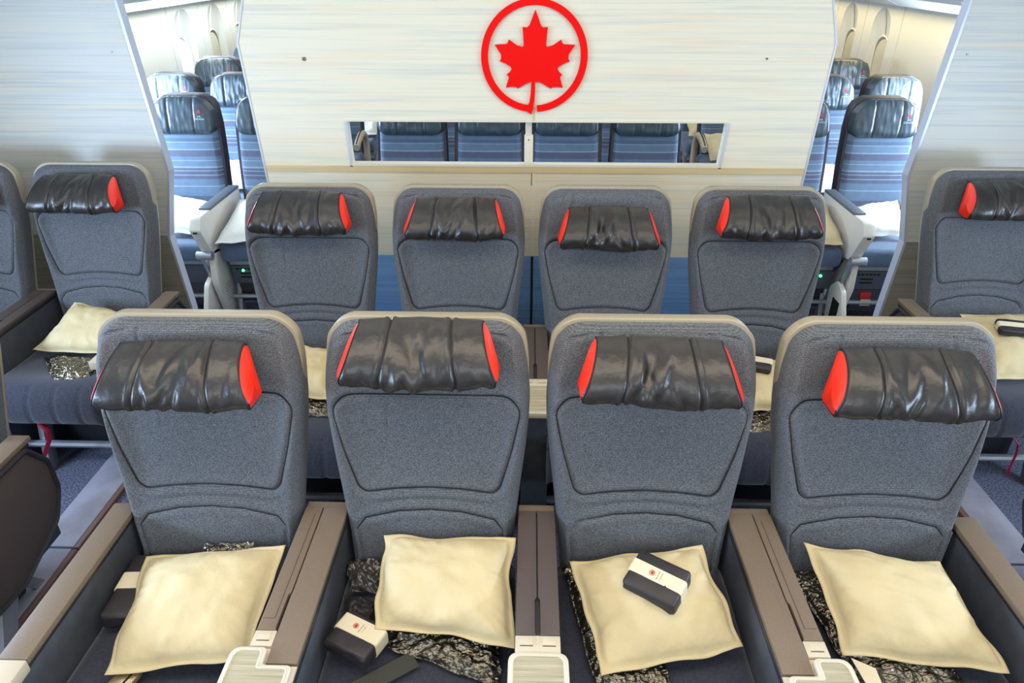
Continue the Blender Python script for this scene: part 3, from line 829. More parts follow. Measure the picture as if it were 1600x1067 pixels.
# second row and side rows
gp2 = 'pillows beyond the near row'
pillow([(-0.92, 2.315, 0.60), (-0.70, 2.27, 0.60), (-0.715, 2.065, 0.515), (-0.95, 2.10, 0.515)], 0.05, 5, M['pillow'], 'cream pillow seen in the gap between the two left near seats', gp2)
wrapped([(-0.93, 2.22, 0.480), (-0.69, 2.20, 0.480), (-0.70, 2.01, 0.478), (-0.93, 2.03, 0.478)], 0.015, 31, 'gold glinting wrapped blanket seen in the gap between the two left near seats', 'wrapped blankets beyond the near row')
pillow([(0.70, 2.25, 0.60), (0.93, 2.24, 0.60), (0.95, 2.03, 0.515), (0.72, 2.02, 0.515)], 0.05, 6, M['pillow'], 'cream pillow seen in the gap between the two right near seats', gp2)
wrapped([(0.70, 2.18, 0.480), (0.93, 2.18, 0.480), (0.93, 1.96, 0.478), (0.70, 1.955, 0.478)], 0.015, 32, 'silvery wrapped blanket seen in the gap between the two right near seats', 'wrapped blankets beyond the near row')
kit((0.785, 2.165, 0.615), math.radians(-20), math.radians(12), 0, 0.10, 0.08, 0.03, 'black kit on the pillow in the gap between the two right near seats', printed=False)
pillow([(0.10, 2.33, 0.56), (0.36, 2.33, 0.58), (0.38, 2.10, 0.50), (0.08, 2.08, 0.50)], 0.05, 8, M['pillow'], 'cream pillow glimpsed beside the middle console of the far row', gp2)
pillow([(-1.915, 2.60, 0.625), (-1.63, 2.56, 0.60), (-1.62, 2.36, 0.505), (-2.005, 2.40, 0.505)], 0.055, 7, M['pillow'], 'pale pillow with pointed corner on the far left aisle seat', gp2)
wrapped([(-1.97, 2.40, 0.480), (-1.70, 2.40, 0.480), (-1.70, 2.245, 0.475), (-1.84, 2.225, 0.475)], 0.022, 33, 'glinting wrapped blanket in front of the pillow on the far left aisle seat', 'wrapped blankets beyond the near row')
pillow([(1.72, 2.59, 0.62), (2.04, 2.60, 0.62), (2.04, 2.30, 0.505), (1.70, 2.26, 0.505)], 0.055, 9, M['pillow'], 'brightly lit cream pillow on the far right aisle seat', gp2)
kit((1.835, 2.43, 0.628), math.radians(-12), math.radians(15), 0, 0.12, 0.075, 0.03, 'brown-black kit with paper sleeve on the pillow at far right', printed=False)

# red life vest tags under the side seats
for x, lab in ((-1.86, 'magenta life vest strap hanging under the far left aisle seat'), (1.80, 'magenta life vest strap hanging under the far right aisle seat')):
    p = [(x-0.03, 2.16, 0.335), (x, 2.15, 0.30), (x+0.0, 2.14, 0.26), (x-0.02, 2.12, 0.21), (x-0.03, 2.10, 0.19)]
    o = tube('life_vest_strap', p, 0.011, M['vest'], None, 6, squash=(1, 0.25)); tag(o, lab, 'strap', 'life vest straps')

# ------------------------------------------------------------------ partitions
PY = 2.90
def partition_center():
    t = thing('bulkhead_partition', 'wide cream partition with red maple leaf emblem and a long slot, dividing the cabin', 'partition', (0, PY, 0))
    outline = [(-1.00, 0.0), (-1.129, 1.036), (-1.157, 1.593), (-1.110, 1.744), (-1.03, 2.12), (1.03, 2.12), (1.082, 1.747), (1.125, 1.60), (1.103, 1.045), (0.98, 0.0)]
    x0, x1, z0, z1 = -0.757, 0.752, 1.132, 1.303
    hole = [(-0.766, z1), (x1+0.006, z1), (x1-0.006, z0), (x0-0.003, z0)]
    prism('panel', outline[::-1], 'y', 0.0, 0.035, M['part_c'], t, holes=[hole])
    def strip(name, pts, w, m, y=-0.003):
        bm = bmesh.new()
        for a, b in zip(pts, pts[1:]):
            a, b = Vector(a), Vector(b); d = (b-a).normalized(); n = Vector((-d.y, d.x))*w/2
            add_prism(bm, [tuple(a+n), tuple(a-n), tuple(b-n), tuple(b+n)], 'y', y, 0.038)
        return bm_obj(name, bm, m, t)
    strip('edge_trim', outline[0:5], 0.007, M['trim_metal']); strip('edge_trim', outline[5:], 0.007, M['trim_metal'])
    # slot lining
    bm = bmesh.new()
    add_box(bm, -0.772, 0.765, -0.004, 0.036, z1, z1+0.006); add_box(bm, -0.765, 0.752, -0.006, 0.038, z0-0.008, z0+0.0015)
    bm_obj('slot_frame', bm, M['rim'], t)
    bm = bmesh.new()
    for (xa, xb, s) in ((-0.766, x0-0.003, -1), (x1+0.006, x1-0.006, 1)):
        add_prism(bm, [(xa, z1), (xa+s*0.012, z1), (xb+s*0.012, z0-0.012), (xb, z0-0.012)][::s], 'y', -0.004, 0.036)
    bm_obj('slot_side_trim', bm, M['trim_metal'], t)
    box('ledge', -1.125, 1.10, -0.004, 0.0, 1.098, 1.124, M['ledge'], t)  # strip carrying the painted tan reflection
    box('seam_strip', -0.016, -0.004, -0.002, 0.0, 0.728, 1.098, M['seam_light'], t)
    box('seam_line', -0.020, -0.016, -0.0025, 0.0, 1.045, 1.098, M['pad'], t)
    box('lower_seam', -0.017, -0.007, -0.003, 0.0, 0.0, 0.728, M['gap'], t)
    box('upper_seam', -0.018, -0.008, -0.001, 0.0, 1.303, 1.36, M['ledge'], t)
    bm = bmesh.new(); add_box(bm, -0.046, -0.020, 0.030, 0.050, 1.21, 1.42, 0.002); add_box(bm, -0.050, -0.014, 0.022, 0.052, 1.05, 1.245, 0.003)
    bm_obj('center_post', bm, M['rim'], t, True)
    bm = bmesh.new(); bmesh.ops.create_cone(bm, cap_ends=True, segments=12, radius1=0.003, radius2=0.003, depth=0.004, matrix=Matrix.Translation((-0.032, 0.021, 1.228)) @ Matrix.Rotation(math.pi/2, 4, 'X'))
    bm_obj('post_screw', bm, M['screw'], t, True)
    # emblem
    kx, kz = 0.000439, 0.000417; cx, cz = -0.0145, 1.549
    U = lambda x: cx+(x-537)*kx; Wz = lambda y: cz+(473-y)*kz
    bm = bmesh.new(); Y_0, Y_1 = -0.012, -0.003
    add_prism(bm, [(U(x), Wz(y)) for x, y in HALF]+[(U(541-(x-541)), Wz(y)) for x, y in HALF[::-1] if x != 541], 'y', Y_0, Y_1)
    ring = []; N = 72
    a0 = math.radians(-86); a1 = math.radians(-94.5+360)
    ro, ri = (465.5, 490), (405, 431)
    outer = [(537+ro[0]*math.cos(a0+(a1-a0)*i/N), 473-ro[1]*math.sin(a0+(a1-a0)*i/N)) for i in range(N+1)]
    inner = [(537+ri[0]*math.cos(a0+(a1-a0)*i/N), 473-ri[1]*math.sin(a0+(a1-a0)*i/N)) for i in range(N+1)]
    for i in range(N):
        q = [outer[i], outer[i+1], inner[i+1], inner[i]]; add_prism(bm, [(U(x), Wz(y)) for x, y in q], 'y', Y_0, Y_1)
    stem = [(514, 688), (548, 688), (548, 780), (543, 870), (532, 935), (517, 987), (499, 972), (480, 962), (470, 898), (488, 900), (500, 868), (509, 800)]
    add_prism(bm, [(U(x), Wz(y)) for x, y in stem], 'y', Y_0-0.0006, Y_1)
    
    bm_obj('maple_leaf_emblem', bm, M['emblem'], t)
    for x, z, r in ((-0.907, 1.538, 0.0075), (0.874, 1.544, 0.004)):
        bm = bmesh.new(); bmesh.ops.create_cone(bm, cap_ends=True, segments=16, radius1=r, radius2=r, depth=0.004, matrix=Matrix.Translation((x, -0.001, z)) @ Matrix.Rotation(math.pi/2, 4, 'X'))
        bm_obj('screw', bm, M['screw'], t, True)
partition_center()
def partition_side(s, lab):
    t = thing('bulkhead_partition', lab, 'partition', (0, 3.13, 0), 0, 'side partitions')
    o = [(1.69, 0.0), (1.70, 0.355), (1.722, 0.722), (1.655, 1.03), (1.712, 1.735), (1.75, 2.12), (2.80, 2.12), (2.80, 0.0)]
    if s < 0: o = [(1.70, 0.0), (1.712, 0.352), (1.738, 0.718), (1.667, 1.03), (1.716, 1.731), (1.76, 2.12), (2.80, 2.12), (2.80, 0.0)]
    # the aisle edge: notch line as in the moulding
    pts = [(s*x, z) for x, z in o]
    prism('panel', pts if s > 0 else pts[::-1], 'y', 0, 0.04, M['part_s'], t)
    bm = bmesh.new()
    for a, b in zip(pts[:5], pts[1:6]):
        a, b = Vector(a), Vector(b); d = (b-a).normalized(); n = Vector((-d.y, d.x))*0.007
        if n.x*s > 0: n = -n
        add_prism(bm, [tuple(a+n), tuple(a-n*0.6), tuple(b-n*0.6), tuple(b+n)], 'y', -0.004, 0.046)
    bm_obj('edge_trim', bm, M['trim_metal'], t)
    bm = bmesh.new(); bmesh.ops.create_cone(bm, cap_ends=True, segments=12, radius1=0.004, radius2=0.004, depth=0.004, matrix=Matrix.Translation((s*(1.785 if s < 0 else 1.755), -0.001, 1.535)) @ Matrix.Rotation(math.pi/2, 4, 'X'))
    bm_obj('screw', bm, M['screw'], t, True)
partition_side(-1, 'cream streaked side partition left of the left doorway gap')
partition_side(1, 'cream streaked side partition right of the right doorway gap')

# ------------------------------------------------------------------ economy seats
def make_econ():
    t = thing('economy_seat', 'x', 'seat')
    # local: y=0 front plane of the backrest at z 1.1
    tab = [(0.42, 0.200), (0.6, 0.205), (0.8, 0.208), (1.0, 0.203), (1.10, 0.19), (1.175, 0.165)]
    yp = lambda z: -0.10+(z-0.47)*0.16
    def grid(name, z0, z1, front, wscale, m, parent, grooves=(), topr=0.05, thick=0.05, nz=40, nx=30, xo=0, bulge=0.02, seed=0, wr=0.0, botr=0.0):
        V = []; F = []; zs = np.linspace(z0, z1, nz)
        for z in zs:
            w = interp(z, tab)*wscale
            if topr and z > z1-topr: k = (z-(z1-topr))/topr; w -= topr*(1-math.sqrt(max(0, 1-k*k)))
            if botr and z < z0+botr: k = ((z0+botr)-z)/botr; w -= botr*(1-math.sqrt(max(0, 1-k*k)))
            for i in range(nx):
                u = -1+2*i/(nx-1); x = u*w
                y = yp(z)-front-bulge*(1-u**4)*(1-((2*(z-z0)/(z1-z0))-1)**6)
                y += thick*max(0, (abs(u)-0.85)/0.15)**2
                for g in grooves: y += 0.007*math.exp(-((x-g-0.02*(z-z0))/0.005)**2)
                y += wr*vnoise(x*25, z*25, seed)+wr*vnoise(x*60, z*12, seed+3)
                V.append((x, y, z))
        for j in range(nz-1):
            for i in range(nx-1): a = j*nx+i; F.append((a, a+1, a+nx+1, a+nx))
        ring = [i for i in range(nx)]+[j*nx+nx-1 for j in range(1, nz)]+[(nz-1)*nx+i for i in range(nx-2, -1, -1)]+[j*nx for j in range(nz-2, 0, -1)]
        n0 = len(V)
        for k in ring: x, y, z = V[k]; V.append((x, yp(z)+0.012, z))
        for i in range(len(ring)):
            a, b = ring[i], ring[(i+1) % len(ring)]; F.append((b, a, n0+i, n0+(i+1) % len(ring)))
        return mesh_obj(name, V, F, m, parent, True)
    grid('backrest', 0.42, 1.12, 0.03, 0.97, M['econ'], t, topr=0.04, bulge=0.015)
    h = grid('headrest', 0.968, 1.172, 0.052, 1.0, M['econ_leather'], t, grooves=(-0.075, 0.075), topr=0.078, botr=0.052, bulge=0.022, seed=3, wr=0.0028, nz=44, nx=70, thick=0.055)
    # shell
    bm = bmesh.new()
    out = []
    for z in np.linspace(0.30, 1.175, 30):
        out.append((interp(z, tab)*1.01-(0.06*(1-math.sqrt(max(0, 1-((z-1.115)/0.06)**2))) if z > 1.115 else 0), z))
    pts = [(-w, z) for w, z in out]+[(w, z) for w, z in out[::-1]]
    n = len(pts); rings = []
    for dy, s in ((-0.012, 0.98), (0.0, 1.0), (0.05, 1.0), (0.085, 0.93)):
        rings.append([bm.verts.new((x*s, yp(z)+dy, z)) for x, z in pts])
    for A, B in zip(rings, rings[1:]):
        for i in range(n): j = (i+1) % n; bm.faces.new((A[i], A[j], B[j], B[i]))
    bm.faces.new(rings[0]); bm.faces.new(rings[-1])
    bm_obj('back_shell', bm, M['econ_shell'], t, True)
    bm = bmesh.new(); add_box(bm, -0.205, 0.205, -0.56, -0.08, 0.36, 0.47, 0.035, 4)
    bm_obj('seat_cushion', bm, M['econ'], t, True)
    bm = bmesh.new(); tube_bm(bm, [(-0.225, -0.48, 0.12), (0.225, -0.48, 0.12)], 0.014, 8); tube_bm(bm, [(-0.225, -0.15, 0.2), (0.225, -0.15, 0.2)], 0.014, 8)
    add_box(bm, -0.19, 0.19, -0.50, -0.12, 0.325, 0.36, 0.004)
    bm_obj('seat_frame', bm, M['metal'], t, True)
    for sx in (-1, 1):
        bm = bmesh.new(); add_prism(bm, [(-0.50, 0), (-0.45, 0), (-0.36, 0.33), (-0.42, 0.33)], 'x', sx*0.18-0.012, sx*0.18+0.012, 0.002)
        add_prism(bm, [(-0.06, 0), (-0.02, 0), (-0.20, 0.33), (-0.25, 0.33)], 'x', sx*0.18-0.012, sx*0.18+0.012, 0.002)
        bm_obj('leg', bm, M['metal'], t, True)
    # printed mark at the right of the headrest
    o = rondelle(h, (0.115, yp(1.09)-0.0725, 1.095), (1, 0, 0), (0, 0.16, 1), 0.011, M['red_item'], raised=0.004)
    text(h, 'AIR\nCANADA', 0.014, Matrix.Translation((0.115, yp(1.065)-0.080, 1.066)) @ Matrix.Rotation(math.radians(82), 4, 'X'), M['white_print'])
    return t
EP = make_econ(); first = True
def place_econ(x, y, lab, g):
    global first
    t = EP if first else copy_tree(EP); first = False
    t.location = (x, y, 0); t['label'] = lab; t['group'] = g; t['category'] = 'seat'
    return t
EY = [4.22, 5.04, 5.88, 6.72]
gl, gr, gm = 'economy seats through the left gap', 'economy seats through the right gap', 'economy seats behind the wall slot'
for x, r, lab, g in ((-2.052, 0, 'blue striped economy seat in front of the left gap, whole headrest mark showing', gl),
                     (-1.556, 0, 'blue striped economy seat half hidden by the centre partition, left gap, front row', gl),
                     (-2.49, 1, 'second-row economy seat nearest the left sidewall, headrest glowing with daylight', gl),
                     (-2.035, 1, 'second-row economy seat in the left gap beside the emblem partition edge', gl),
                     (-2.50, 2, 'third-row economy seat with greenish headrest in the left gap', gl),
                     (-2.50, 3, 'fourth-row economy seat, a sliver at the left edge of the emblem partition', gl),
                     (-1.585, 2, 'aisle economy seat glimpsed at the left end of the wall slot', gl),
                     (-1.585, 3, 'farther aisle economy seat glimpsed at the left end of the wall slot', gl),
                     (2.000, 0, 'blue striped economy seat in front of the right gap, full backrest showing', gr),
                     (1.505, 0, 'blue striped economy seat in the right gap cut by the emblem partition, front row', gr),
                     (2.42, 1, 'second-row economy seat with pale reflecting headrest in the right gap', gr),
                     (1.965, 1, 'second-row economy seat in the right gap cut by the emblem partition', gr),
                     (2.42, 2, 'third-row economy seat with olive headrest in the right gap', gr),
                     (1.535, 2, 'aisle economy seat glimpsed at the right end of the wall slot', gr),
                     (1.535, 3, 'farther aisle economy seat glimpsed at the right end of the wall slot', gr),
                     (-0.720, 0, 'leftmost economy seat behind the wall slot', gm), (-0.262, 0, 'second economy seat from the left behind the wall slot', gm),
                     (0.188, 0, 'third economy seat from the left behind the wall slot', gm), (0.652, 0, 'rightmost economy seat behind the wall slot', gm),
                     (-0.720, 1, 'economy seat one row further back, seen left of the leftmost seat in the slot', gm), (-0.262, 1, 'economy seat further back in the gap between the two left slot seats', gm),
                     (0.188, 1, 'economy seat further back beside the white post in the slot', gm), (0.652, 1, 'economy seat further back in the gap between the two right slot seats', gm)):
    place_econ(x, EY[r], lab, g)

# white pillows on economy seats
ge = 'white pillows on economy seats'
for cs, sd, lab, mm in (([(-2.15, 4.06, 0.63), (-1.90, 4.02, 0.60), (-1.86, 3.74, 0.50), (-2.16, 3.76, 0.50)], 41, 'white crinkled pillow bag left of the raised tray arm in the left gap', 'pillow_white'),
                    ([(-1.74, 4.02, 0.62), (-1.45, 4.02, 0.62), (-1.45, 3.66, 0.50), (-1.75, 3.60, 0.50)], 42, 'white pillow bag right of the raised tray arm in the left gap', 'pillow_white'),
                    ([(1.85, 4.02, 0.60), (2.13, 4.06, 0.63), (2.12, 3.80, 0.50), (1.84, 3.80, 0.50)], 43, 'white pillow bag beside the raised tray arm in the right gap', 'pillow_white'),
                    ([(1.40, 4.02, 0.62), (1.70, 4.02, 0.62), (1.70, 3.66, 0.50), (1.40, 3.66, 0.50)], 44, 'cream pillow bag between seat back and raised tray arm in the right gap', 'pillow'),
                    ([(-1.62, 6.55, 0.64), (-1.36, 6.55, 0.64), (-1.36, 6.25, 0.50), (-1.62, 6.25, 0.50)], 45, 'white pillow bag glimpsed at the left end of the wall slot', 'pillow_white'),
                    ([(1.36, 6.55, 0.64), (1.62, 6.55, 0.64), (1.62, 6.25, 0.50), (1.36, 6.25, 0.50)], 46, 'cream pillow bag glimpsed at the top right of the wall slot', 'pillow'),
                    ([(1.36, 5.74, 0.64), (1.72, 5.74, 0.64), (1.72, 5.44, 0.50), (1.36, 5.44, 0.50)], 47, 'cream pillow bag behind the curved armrest at the right end of the slot', 'pillow'),
                    ([(-2.17, 4.90, 0.62), (-1.88, 4.90, 0.62), (-1.88, 4.62, 0.50), (-2.17, 4.62, 0.50)], 48, 'small glimpse of white pillow between economy seats in the left gap', 'pillow_white'),
                    ([(1.83, 4.90, 0.62), (2.12, 4.90, 0.62), (2.12, 4.62, 0.50), (1.83, 4.62, 0.50)], 49, 'small glimpse of white pillow between economy seats in the right gap', 'pillow_white')):
    pillow(cs, 0.055, sd, M[mm], lab, ge, n=30)

# curved aisle armrests
def curved_arm(x, y, lab):
    t = thing('curved_armrest', lab, 'armrest', (x, y, 0), 0, 'curved economy armrests')
    path = [(0, 0.05, 0.0), (0, 0.0, 0.28), (0, -0.02, 0.42), (0, -0.015, 0.54), (0, -0.05, 0.62), (0, -0.13, 0.655), (0, -0.25, 0.64), (0, -0.36, 0.60)]
    P = []
    for i in range(len(path)-1):
        for k in range(4):
            f = k/4; pp = [Vector(path[max(0, min(len(path)-1, i+j))]) for j in (-1, 0, 1, 2)]
            P.append(tuple(0.5*((2*pp[1])+(-pp[0]+pp[2])*f+(2*pp[0]-5*pp[1]+4*pp[2]-pp[3])*f*f+(-pp[0]+3*pp[1]-3*pp[2]+pp[3])*f**3)))
    P.append(path[-1])
    tube('arm_body', P, 0.028, M['curved_arm'], t, 10, squash=(0.9, 1))
    tube('arm_groove', [(p[0]-0.0, p[1], p[2]+0.027) for p in P[18:]], 0.006, M['shell_dark'], t, 6)
for x, y, lab in ((-1.34, 5.72, 'curved beige armrest at the left end of the wall slot'), (-1.30, 6.56, 'second beige armrest behind the first at the left end of the slot'),
                  (1.29, 5.72, 'curved beige armrest at the right end of the wall slot')):
    curved_arm(x, y, lab)

# raised tray arms of the front economy row
def tray_arm(s, x, lab):
    t = thing('tray_armrest', lab, 'armrest', (x, 0, 0), 0, 'pale tray armrests in the gaps')
    w = 0.030
    prof = round_poly([(3.52, 0.60), (3.56, 0.665), (4.12, 0.665), (4.14, 0.44), (3.80, 0.40), (3.62, 0.43)], [0.01, 0.02, 0.02, 0.03, 0.05, 0.02], 4)
    prism('arm_body', prof, 'x', -w, w, M['arm_white'], t, 0.004)
    box('arm_pad', -w-0.001, w+0.001, 3.68, 4.12, 0.660, 0.676, M['arm_grey'], t, 0.004)
    box('button_slot', -0.010, 0.010, 3.517, 3.522, 0.585, 0.593, M['gap'], t)
    bm = bmesh.new(); bmesh.ops.create_cone(bm, cap_ends=True, segments=20, radius1=0.024, radius2=0.024, depth=0.085, matrix=Matrix.Translation((-s*0.012, 3.60, 0.43)) @ Matrix.Rotation(math.pi/2, 4, 'Y'))
    bmesh.ops.recalc_face_normals(bm, faces=bm.faces[:]); bm_obj('hinge', bm, M['metal'], t, True)
    prism('hinge_strut', [(3.58, 0.42), (3.615, 0.42), (3.70, 0.22), (3.665, 0.22)], 'x', -w-0.004, -w+0.014, M['metal'], t, 0.002)
    prism('support_post', round_poly([(3.62, 0.45), (3.70, 0.44), (3.76, 0.33), (3.82, 0.27), (3.88, 0.0), (3.68, 0.0), (3.60, 0.26)], 0.02, 3), 'x', -0.005, w, M['arm_white'], t, 0.003)
    sp = prism('side_pod', round_poly([(3.58, 0.26), (3.66, 0.29), (3.74, 0.22), (3.72, 0.02), (3.58, 0.0), (3.50, 0.12)], 0.02, 4), 'x', -w-0.016, -w+0.012, M['arm_white'], t, 0.003)
    box('pod_screen', -w-0.018, -w-0.012, 3.57, 3.66, 0.05, 0.19, M['gap'], t)
    bm = bmesh.new()
    for i in range(7):
        for j in range(8):
            if (i+j) % 2 == 0:
                yy = 3.69+i*0.012-j*0.003; zz = 0.12+j*0.014
                add_box(bm, s*w-0.0015 if s > 0 else -w-0.0015, s*w+0.0015 if s > 0 else -w+0.0015, yy, yy+0.005, zz, zz+0.005)
    bm_obj('speaker_holes', bm, M['gap'], t)
tray_arm(1, -1.805, 'pale raised tray armrest with perforated panel in the left gap')
tray_arm(-1, 1.750, 'pale raised tray armrest with perforated panel in the right gap')

# under-seat boxes
for x, lab, rr in ((-2.02, 'grey vented equipment box with red label under the left gap seat', True), (-1.58, 'dark equipment box with green indicator light, left gap', False),
                   (1.99, 'grey vented equipment box with red label under the right gap seat', True), (1.54, 'dark equipment box with green indicator light, right gap', False)):
    t = thing('equipment_box', lab, 'equipment box', (x, 3.72, 0), 0, 'under-seat equipment boxes')
    box('housing', -0.17, 0.17, 0.02, 0.30, 0.20, 0.315, M['econ_base'], t, 0.006)
    bm = bmesh.new()
    for k in range(6): add_box(bm, -0.14+k*0.022, -0.126+k*0.022, 0.016, 0.021, 0.29, 0.298)
    for k in range(2): add_box(bm, -0.12, -0.05, 0.016, 0.021, 0.24+k*0.022, 0.248+k*0.022)
    bm_obj('vents', bm, M['gap'], t)
    if rr:
        box('red_sticker', -0.10, -0.04, 0.012, 0.024, 0.145, 0.185, M['red_item'], t, 0.003); box('cream_sticker', -0.09, -0.03, 0.012, 0.022, 0.10, 0.14, M['beige'], t, 0.003)
        box('lower_tray', -0.15, 0.15, 0.02, 0.22, 0.06, 0.20, M['econ_shell'], t, 0.004)
    else:
        bm = bmesh.new(); bmesh.ops.create_uvsphere(bm, u_segments=12, v_segments=8, radius=0.008, matrix=Matrix.Translation((-0.10 if x < 0 else 0.10, 0.016, 0.285)))
        bm_obj('indicator_light', bm, M['green_light'], t, True)
        box('lower_tray', -0.15, 0.15, 0.04, 0.22, 0.08, 0.20, M['shell_dark'], t, 0.004)

# ------------------------------------------------------------------ cabin
YA, YB = -1.6, 10.5
structure(box('floor', -3.0, 3.0, YA, YB, -0.08, 0.0, M['carpet']))
structure(box('ceiling', -3.0, 3.0, YA, YB, 2.36, 2.44, M['ceiling']))
structure(box('wall_front', -3.0, 3.0, YA-0.08, YA, 0, 2.40, M['liner']))
structure(box('wall_rear', -3.0, 3.0, YB, YB+0.08, 0, 2.40, M['liner']))
def capsule(yc, zc, hw_, hh, n=10):
    out = []
    for q, (sy, sz) in enumerate(((1, -1), (1, 1), (-1, 1), (-1, -1))):
        r = hw_
        a0 = [-90, 0, 90, 180][q]
        for i in range(n+1):
            a = math.radians(a0+90*i/n); out.append((yc+r*math.cos(a), zc+sz*(hh-r)+r*math.sin(a)))
    return out
wins = {-1: [0.2, 0.9, 1.6, 2.3, 3.9, 6.12, 6.76, 7.38, 8.0], 1: [0.2, 0.9, 1.6, 2.3, 5.06, 6.32, 6.96, 7.58, 8.2]}
XW = 2.82
k = 0
for s, side in ((-1, 'left'), (1, 'right')):
    holes = [capsule(y, 1.21, 0.165, 0.30) for y in wins[s]]
    pts = [(YA, 0.0), (YB, 0.0), (YB, 2.38), (YA, 2.38)]
    a, b = (s*XW, s*(XW+0.012))
    structure(prism('wall_'+side, pts, 'x', a, b, M['liner'], holes=holes))
    for y in wins[s]:
        k += 1
        w = structure(thing('window_%d' % k, '', 'window', (0, 0, 0)))
        del w['label']; del w['category']
        # tapering reveal
        n = len(capsule(0, 0, 0.1, 0.2)); V = []; F = []
        L = [(0.0, 0.165, 0.30, 1.21), (0.012, 0.160, 0.293, 1.208), (0.04, 0.145, 0.24, 1.15), (0.055, 0.13, 0.185, 1.10)]
        for dxx, a_, b_, zc in L:
            for (yy, zz) in capsule(y, zc, a_, b_): V.append((s*(XW+dxx), yy, zz))
        for l in range(len(L)-1):
            for i in range(n): j = (i+1) % n; F.append((l*n+i, l*n+j, (l+1)*n+j, (l+1)*n+i))
        mesh_obj('reveal', V, F, M['reveal'], w, True)
        cp = capsule(y, 1.10, 0.122, 0.178)
        open_ = (s < 0 and abs(y-6.12) < 0.1) or y < 3
        if open_:
            mesh_obj('pane', [(s*(XW+0.053), yy, zz) for yy, zz in cp], [tuple(range(len(cp)))], M['daylight'], w)
        else:
            mesh_obj('shade_blind', [(s*(XW+0.053), yy, zz) for yy, zz in cp], [tuple(range(len(cp)))], M['shade'], w)
        rimp = [(s*(XW+0.046), yy, zz) for yy, zz in capsule(y, 1.11, 0.128, 0.19)]
        tube('window_frame', rimp, 0.008, M['liner'], w, 6, True)
        # outer skin behind the opening
        box('outer_skin', *sorted((s*(XW+0.07), s*(XW+0.08))), y-0.25, y+0.25, 0.8, 1.6, M['liner'], w)
# panel joints
j = 0
for s, ys in ((-1, (5.86, 6.44, 7.07)), (1, (5.98, 6.64, 7.27))):
    for y in ys:
        j += 1
        structure(box('trim_%d' % j, *sorted((s*(XW-0.004), s*XW)), y-0.006, y+0.006, 0.5, 1.54, M['reveal']))
# dado rails and overhead bins
for s, side in ((-1, 'left'), (1, 'right')):
    structure(box('baseboard_'+side, *sorted((s*(XW-0.03), s*XW)), YA, YB, 0.0, 0.28, M['bin']))
    for q, (ya, yb_) in enumerate(((3.3, 4.35), (4.37, 5.42), (5.44, 6.49), (6.51, 7.56), (7.58, 8.63))):
        t = thing('overhead_bin', '%s of the pale overhead bins along the %s sidewall' % (('nearest', 'second nearest', 'middle', 'second farthest', 'farthest')[q], side), 'overhead bin', (0, 0, 0), 0, 'overhead bins')
        prof = [(s*2.30, 2.30), (s*2.22, 2.05), (s*2.26, 1.80), (s*2.36, 1.64), (s*2.52, 1.575), (s*(XW-0.09), 1.56), (s*(XW-0.01), 1.60), (s*(XW-0.01), 2.30)]
        prism('bin_body', prof if s < 0 else prof[::-1], 'y', ya, yb_, M['bin'], t, smooth=False)
        box('door_handle', *sorted((s*2.225, s*2.245)), ya+0.4, yb_-0.4, 1.90, 1.925, M['trim_metal'], t, 0.004)
for x0, x1, lab in ((-1.80, -1.66, 'left'), (1.66, 1.80, 'right')):
    for ya, yb_, q in ((-1.0, 1.82, 'near'), (1.83, 3.1, 'far')):
        t = thing('seat_track_cover', 'pale %s seat track cover strip on the %s side carpet' % (q, lab), 'floor strip', (0, 0, 0), 0, 'seat track covers')
        box('cover', x0, x1, ya, yb_, 0.0, 0.022, M['track'], t, 0.004)
        a = x1 if x0 < 0 else x0-0.018
        box('edge', a, a+0.018, ya, yb_, 0.0, 0.018, M['track_edge'], t, 0.002)

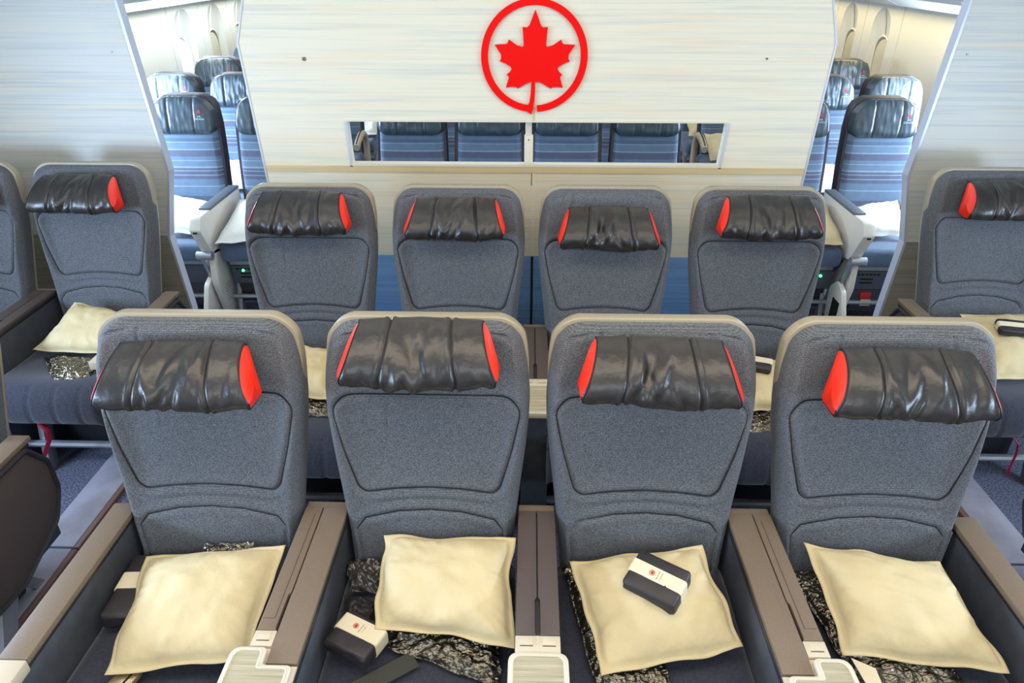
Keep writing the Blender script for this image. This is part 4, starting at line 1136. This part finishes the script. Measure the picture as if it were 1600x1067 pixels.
# ------------------------------------------------------------------ lights
def area(name, loc, rot, sx, sy, power, col, spread=180):
    l = bpy.data.lights.new(name, 'AREA'); l.shape = 'RECTANGLE'; l.size = sx; l.size_y = sy; l.energy = power; l.color = col; l.spread = math.radians(spread)
    o = bpy.data.objects.new(name, l); o.location = loc; o.rotation_euler = rot; link(o); return o
PI = math.pi
area('ceiling_and_fill_lamp', (0, 1.0, 2.34), (0, 0, 0), 3.4, 0.6, 31, (1.0, 0.84, 0.62))
area('ceiling_and_fill_lamp', (0, 2.15, 2.34), (0, 0, 0), 3.4, 0.4, 8, (1.0, 0.88, 0.70))
area('ceiling_and_fill_lamp', (0, -0.8, 2.30), (math.radians(35), 0, 0), 3.0, 0.7, 48, (0.95, 0.96, 1.0))  # added cool fill light from the front, aimed aft at the seats
area('ceiling_and_fill_lamp', (0, 5.2, 2.34), (0, 0, 0), 2.6, 3.6, 40, (1.0, 0.97, 0.92))
area('bin_lamp', (-2.66, 6.0, 1.552), (0, math.radians(-12), 0), 0.08, 5.0, 28, (0.90, 1.0, 0.98))
area('bin_lamp', (2.66, 6.0, 1.552), (0, math.radians(12), 0), 0.08, 5.0, 18, (1.0, 0.82, 0.42))
for y in (0.2, 0.9, 1.6, 3.9, 4.8, 6.12):
    area('daylight', (-2.74, y, 1.12), (0, math.radians(-90), 0), 0.36, 0.26, 28 if y < 3 else 44, (0.50, 0.70, 1.0))
for y in (0.2, 0.9, 1.6, 3.9, 4.8):
    area('daylight', (2.74, y, 1.12), (0, math.radians(90), 0), 0.36, 0.26, 18 if y < 3 else 38, (0.55, 0.74, 1.0))

w = bpy.data.worlds.new('World'); SC.world = w; w.use_nodes = True
w.node_tree.nodes['Background'].inputs[0].default_value = (0.75, 0.87, 1, 1); w.node_tree.nodes['Background'].inputs[1].default_value = 0.5

# ------------------------------------------------------------------ camera
f = 1100.0; p = math.atan(608/f); a = math.atan(30*math.cos(p)/f)
cam = bpy.data.cameras.new('camera'); cam.sensor_width = 36; cam.sensor_fit = 'HORIZONTAL'; cam.lens = 36*f/1600; cam.clip_start = 0.05
co = bpy.data.objects.new('camera', cam); co.location = (-0.031, 0, 1.9); co.rotation_euler = (PI/2-p, 0, a); link(co)
SC.camera = co
SC.view_settings.view_transform = 'Standard'; SC.view_settings.look = 'None'; SC.view_settings.gamma = 1; SC.view_settings.exposure = -0.06
SC.view_settings.use_curve_mapping = False
SC.cycles.use_denoising = True
SC.cycles.max_bounces = 8
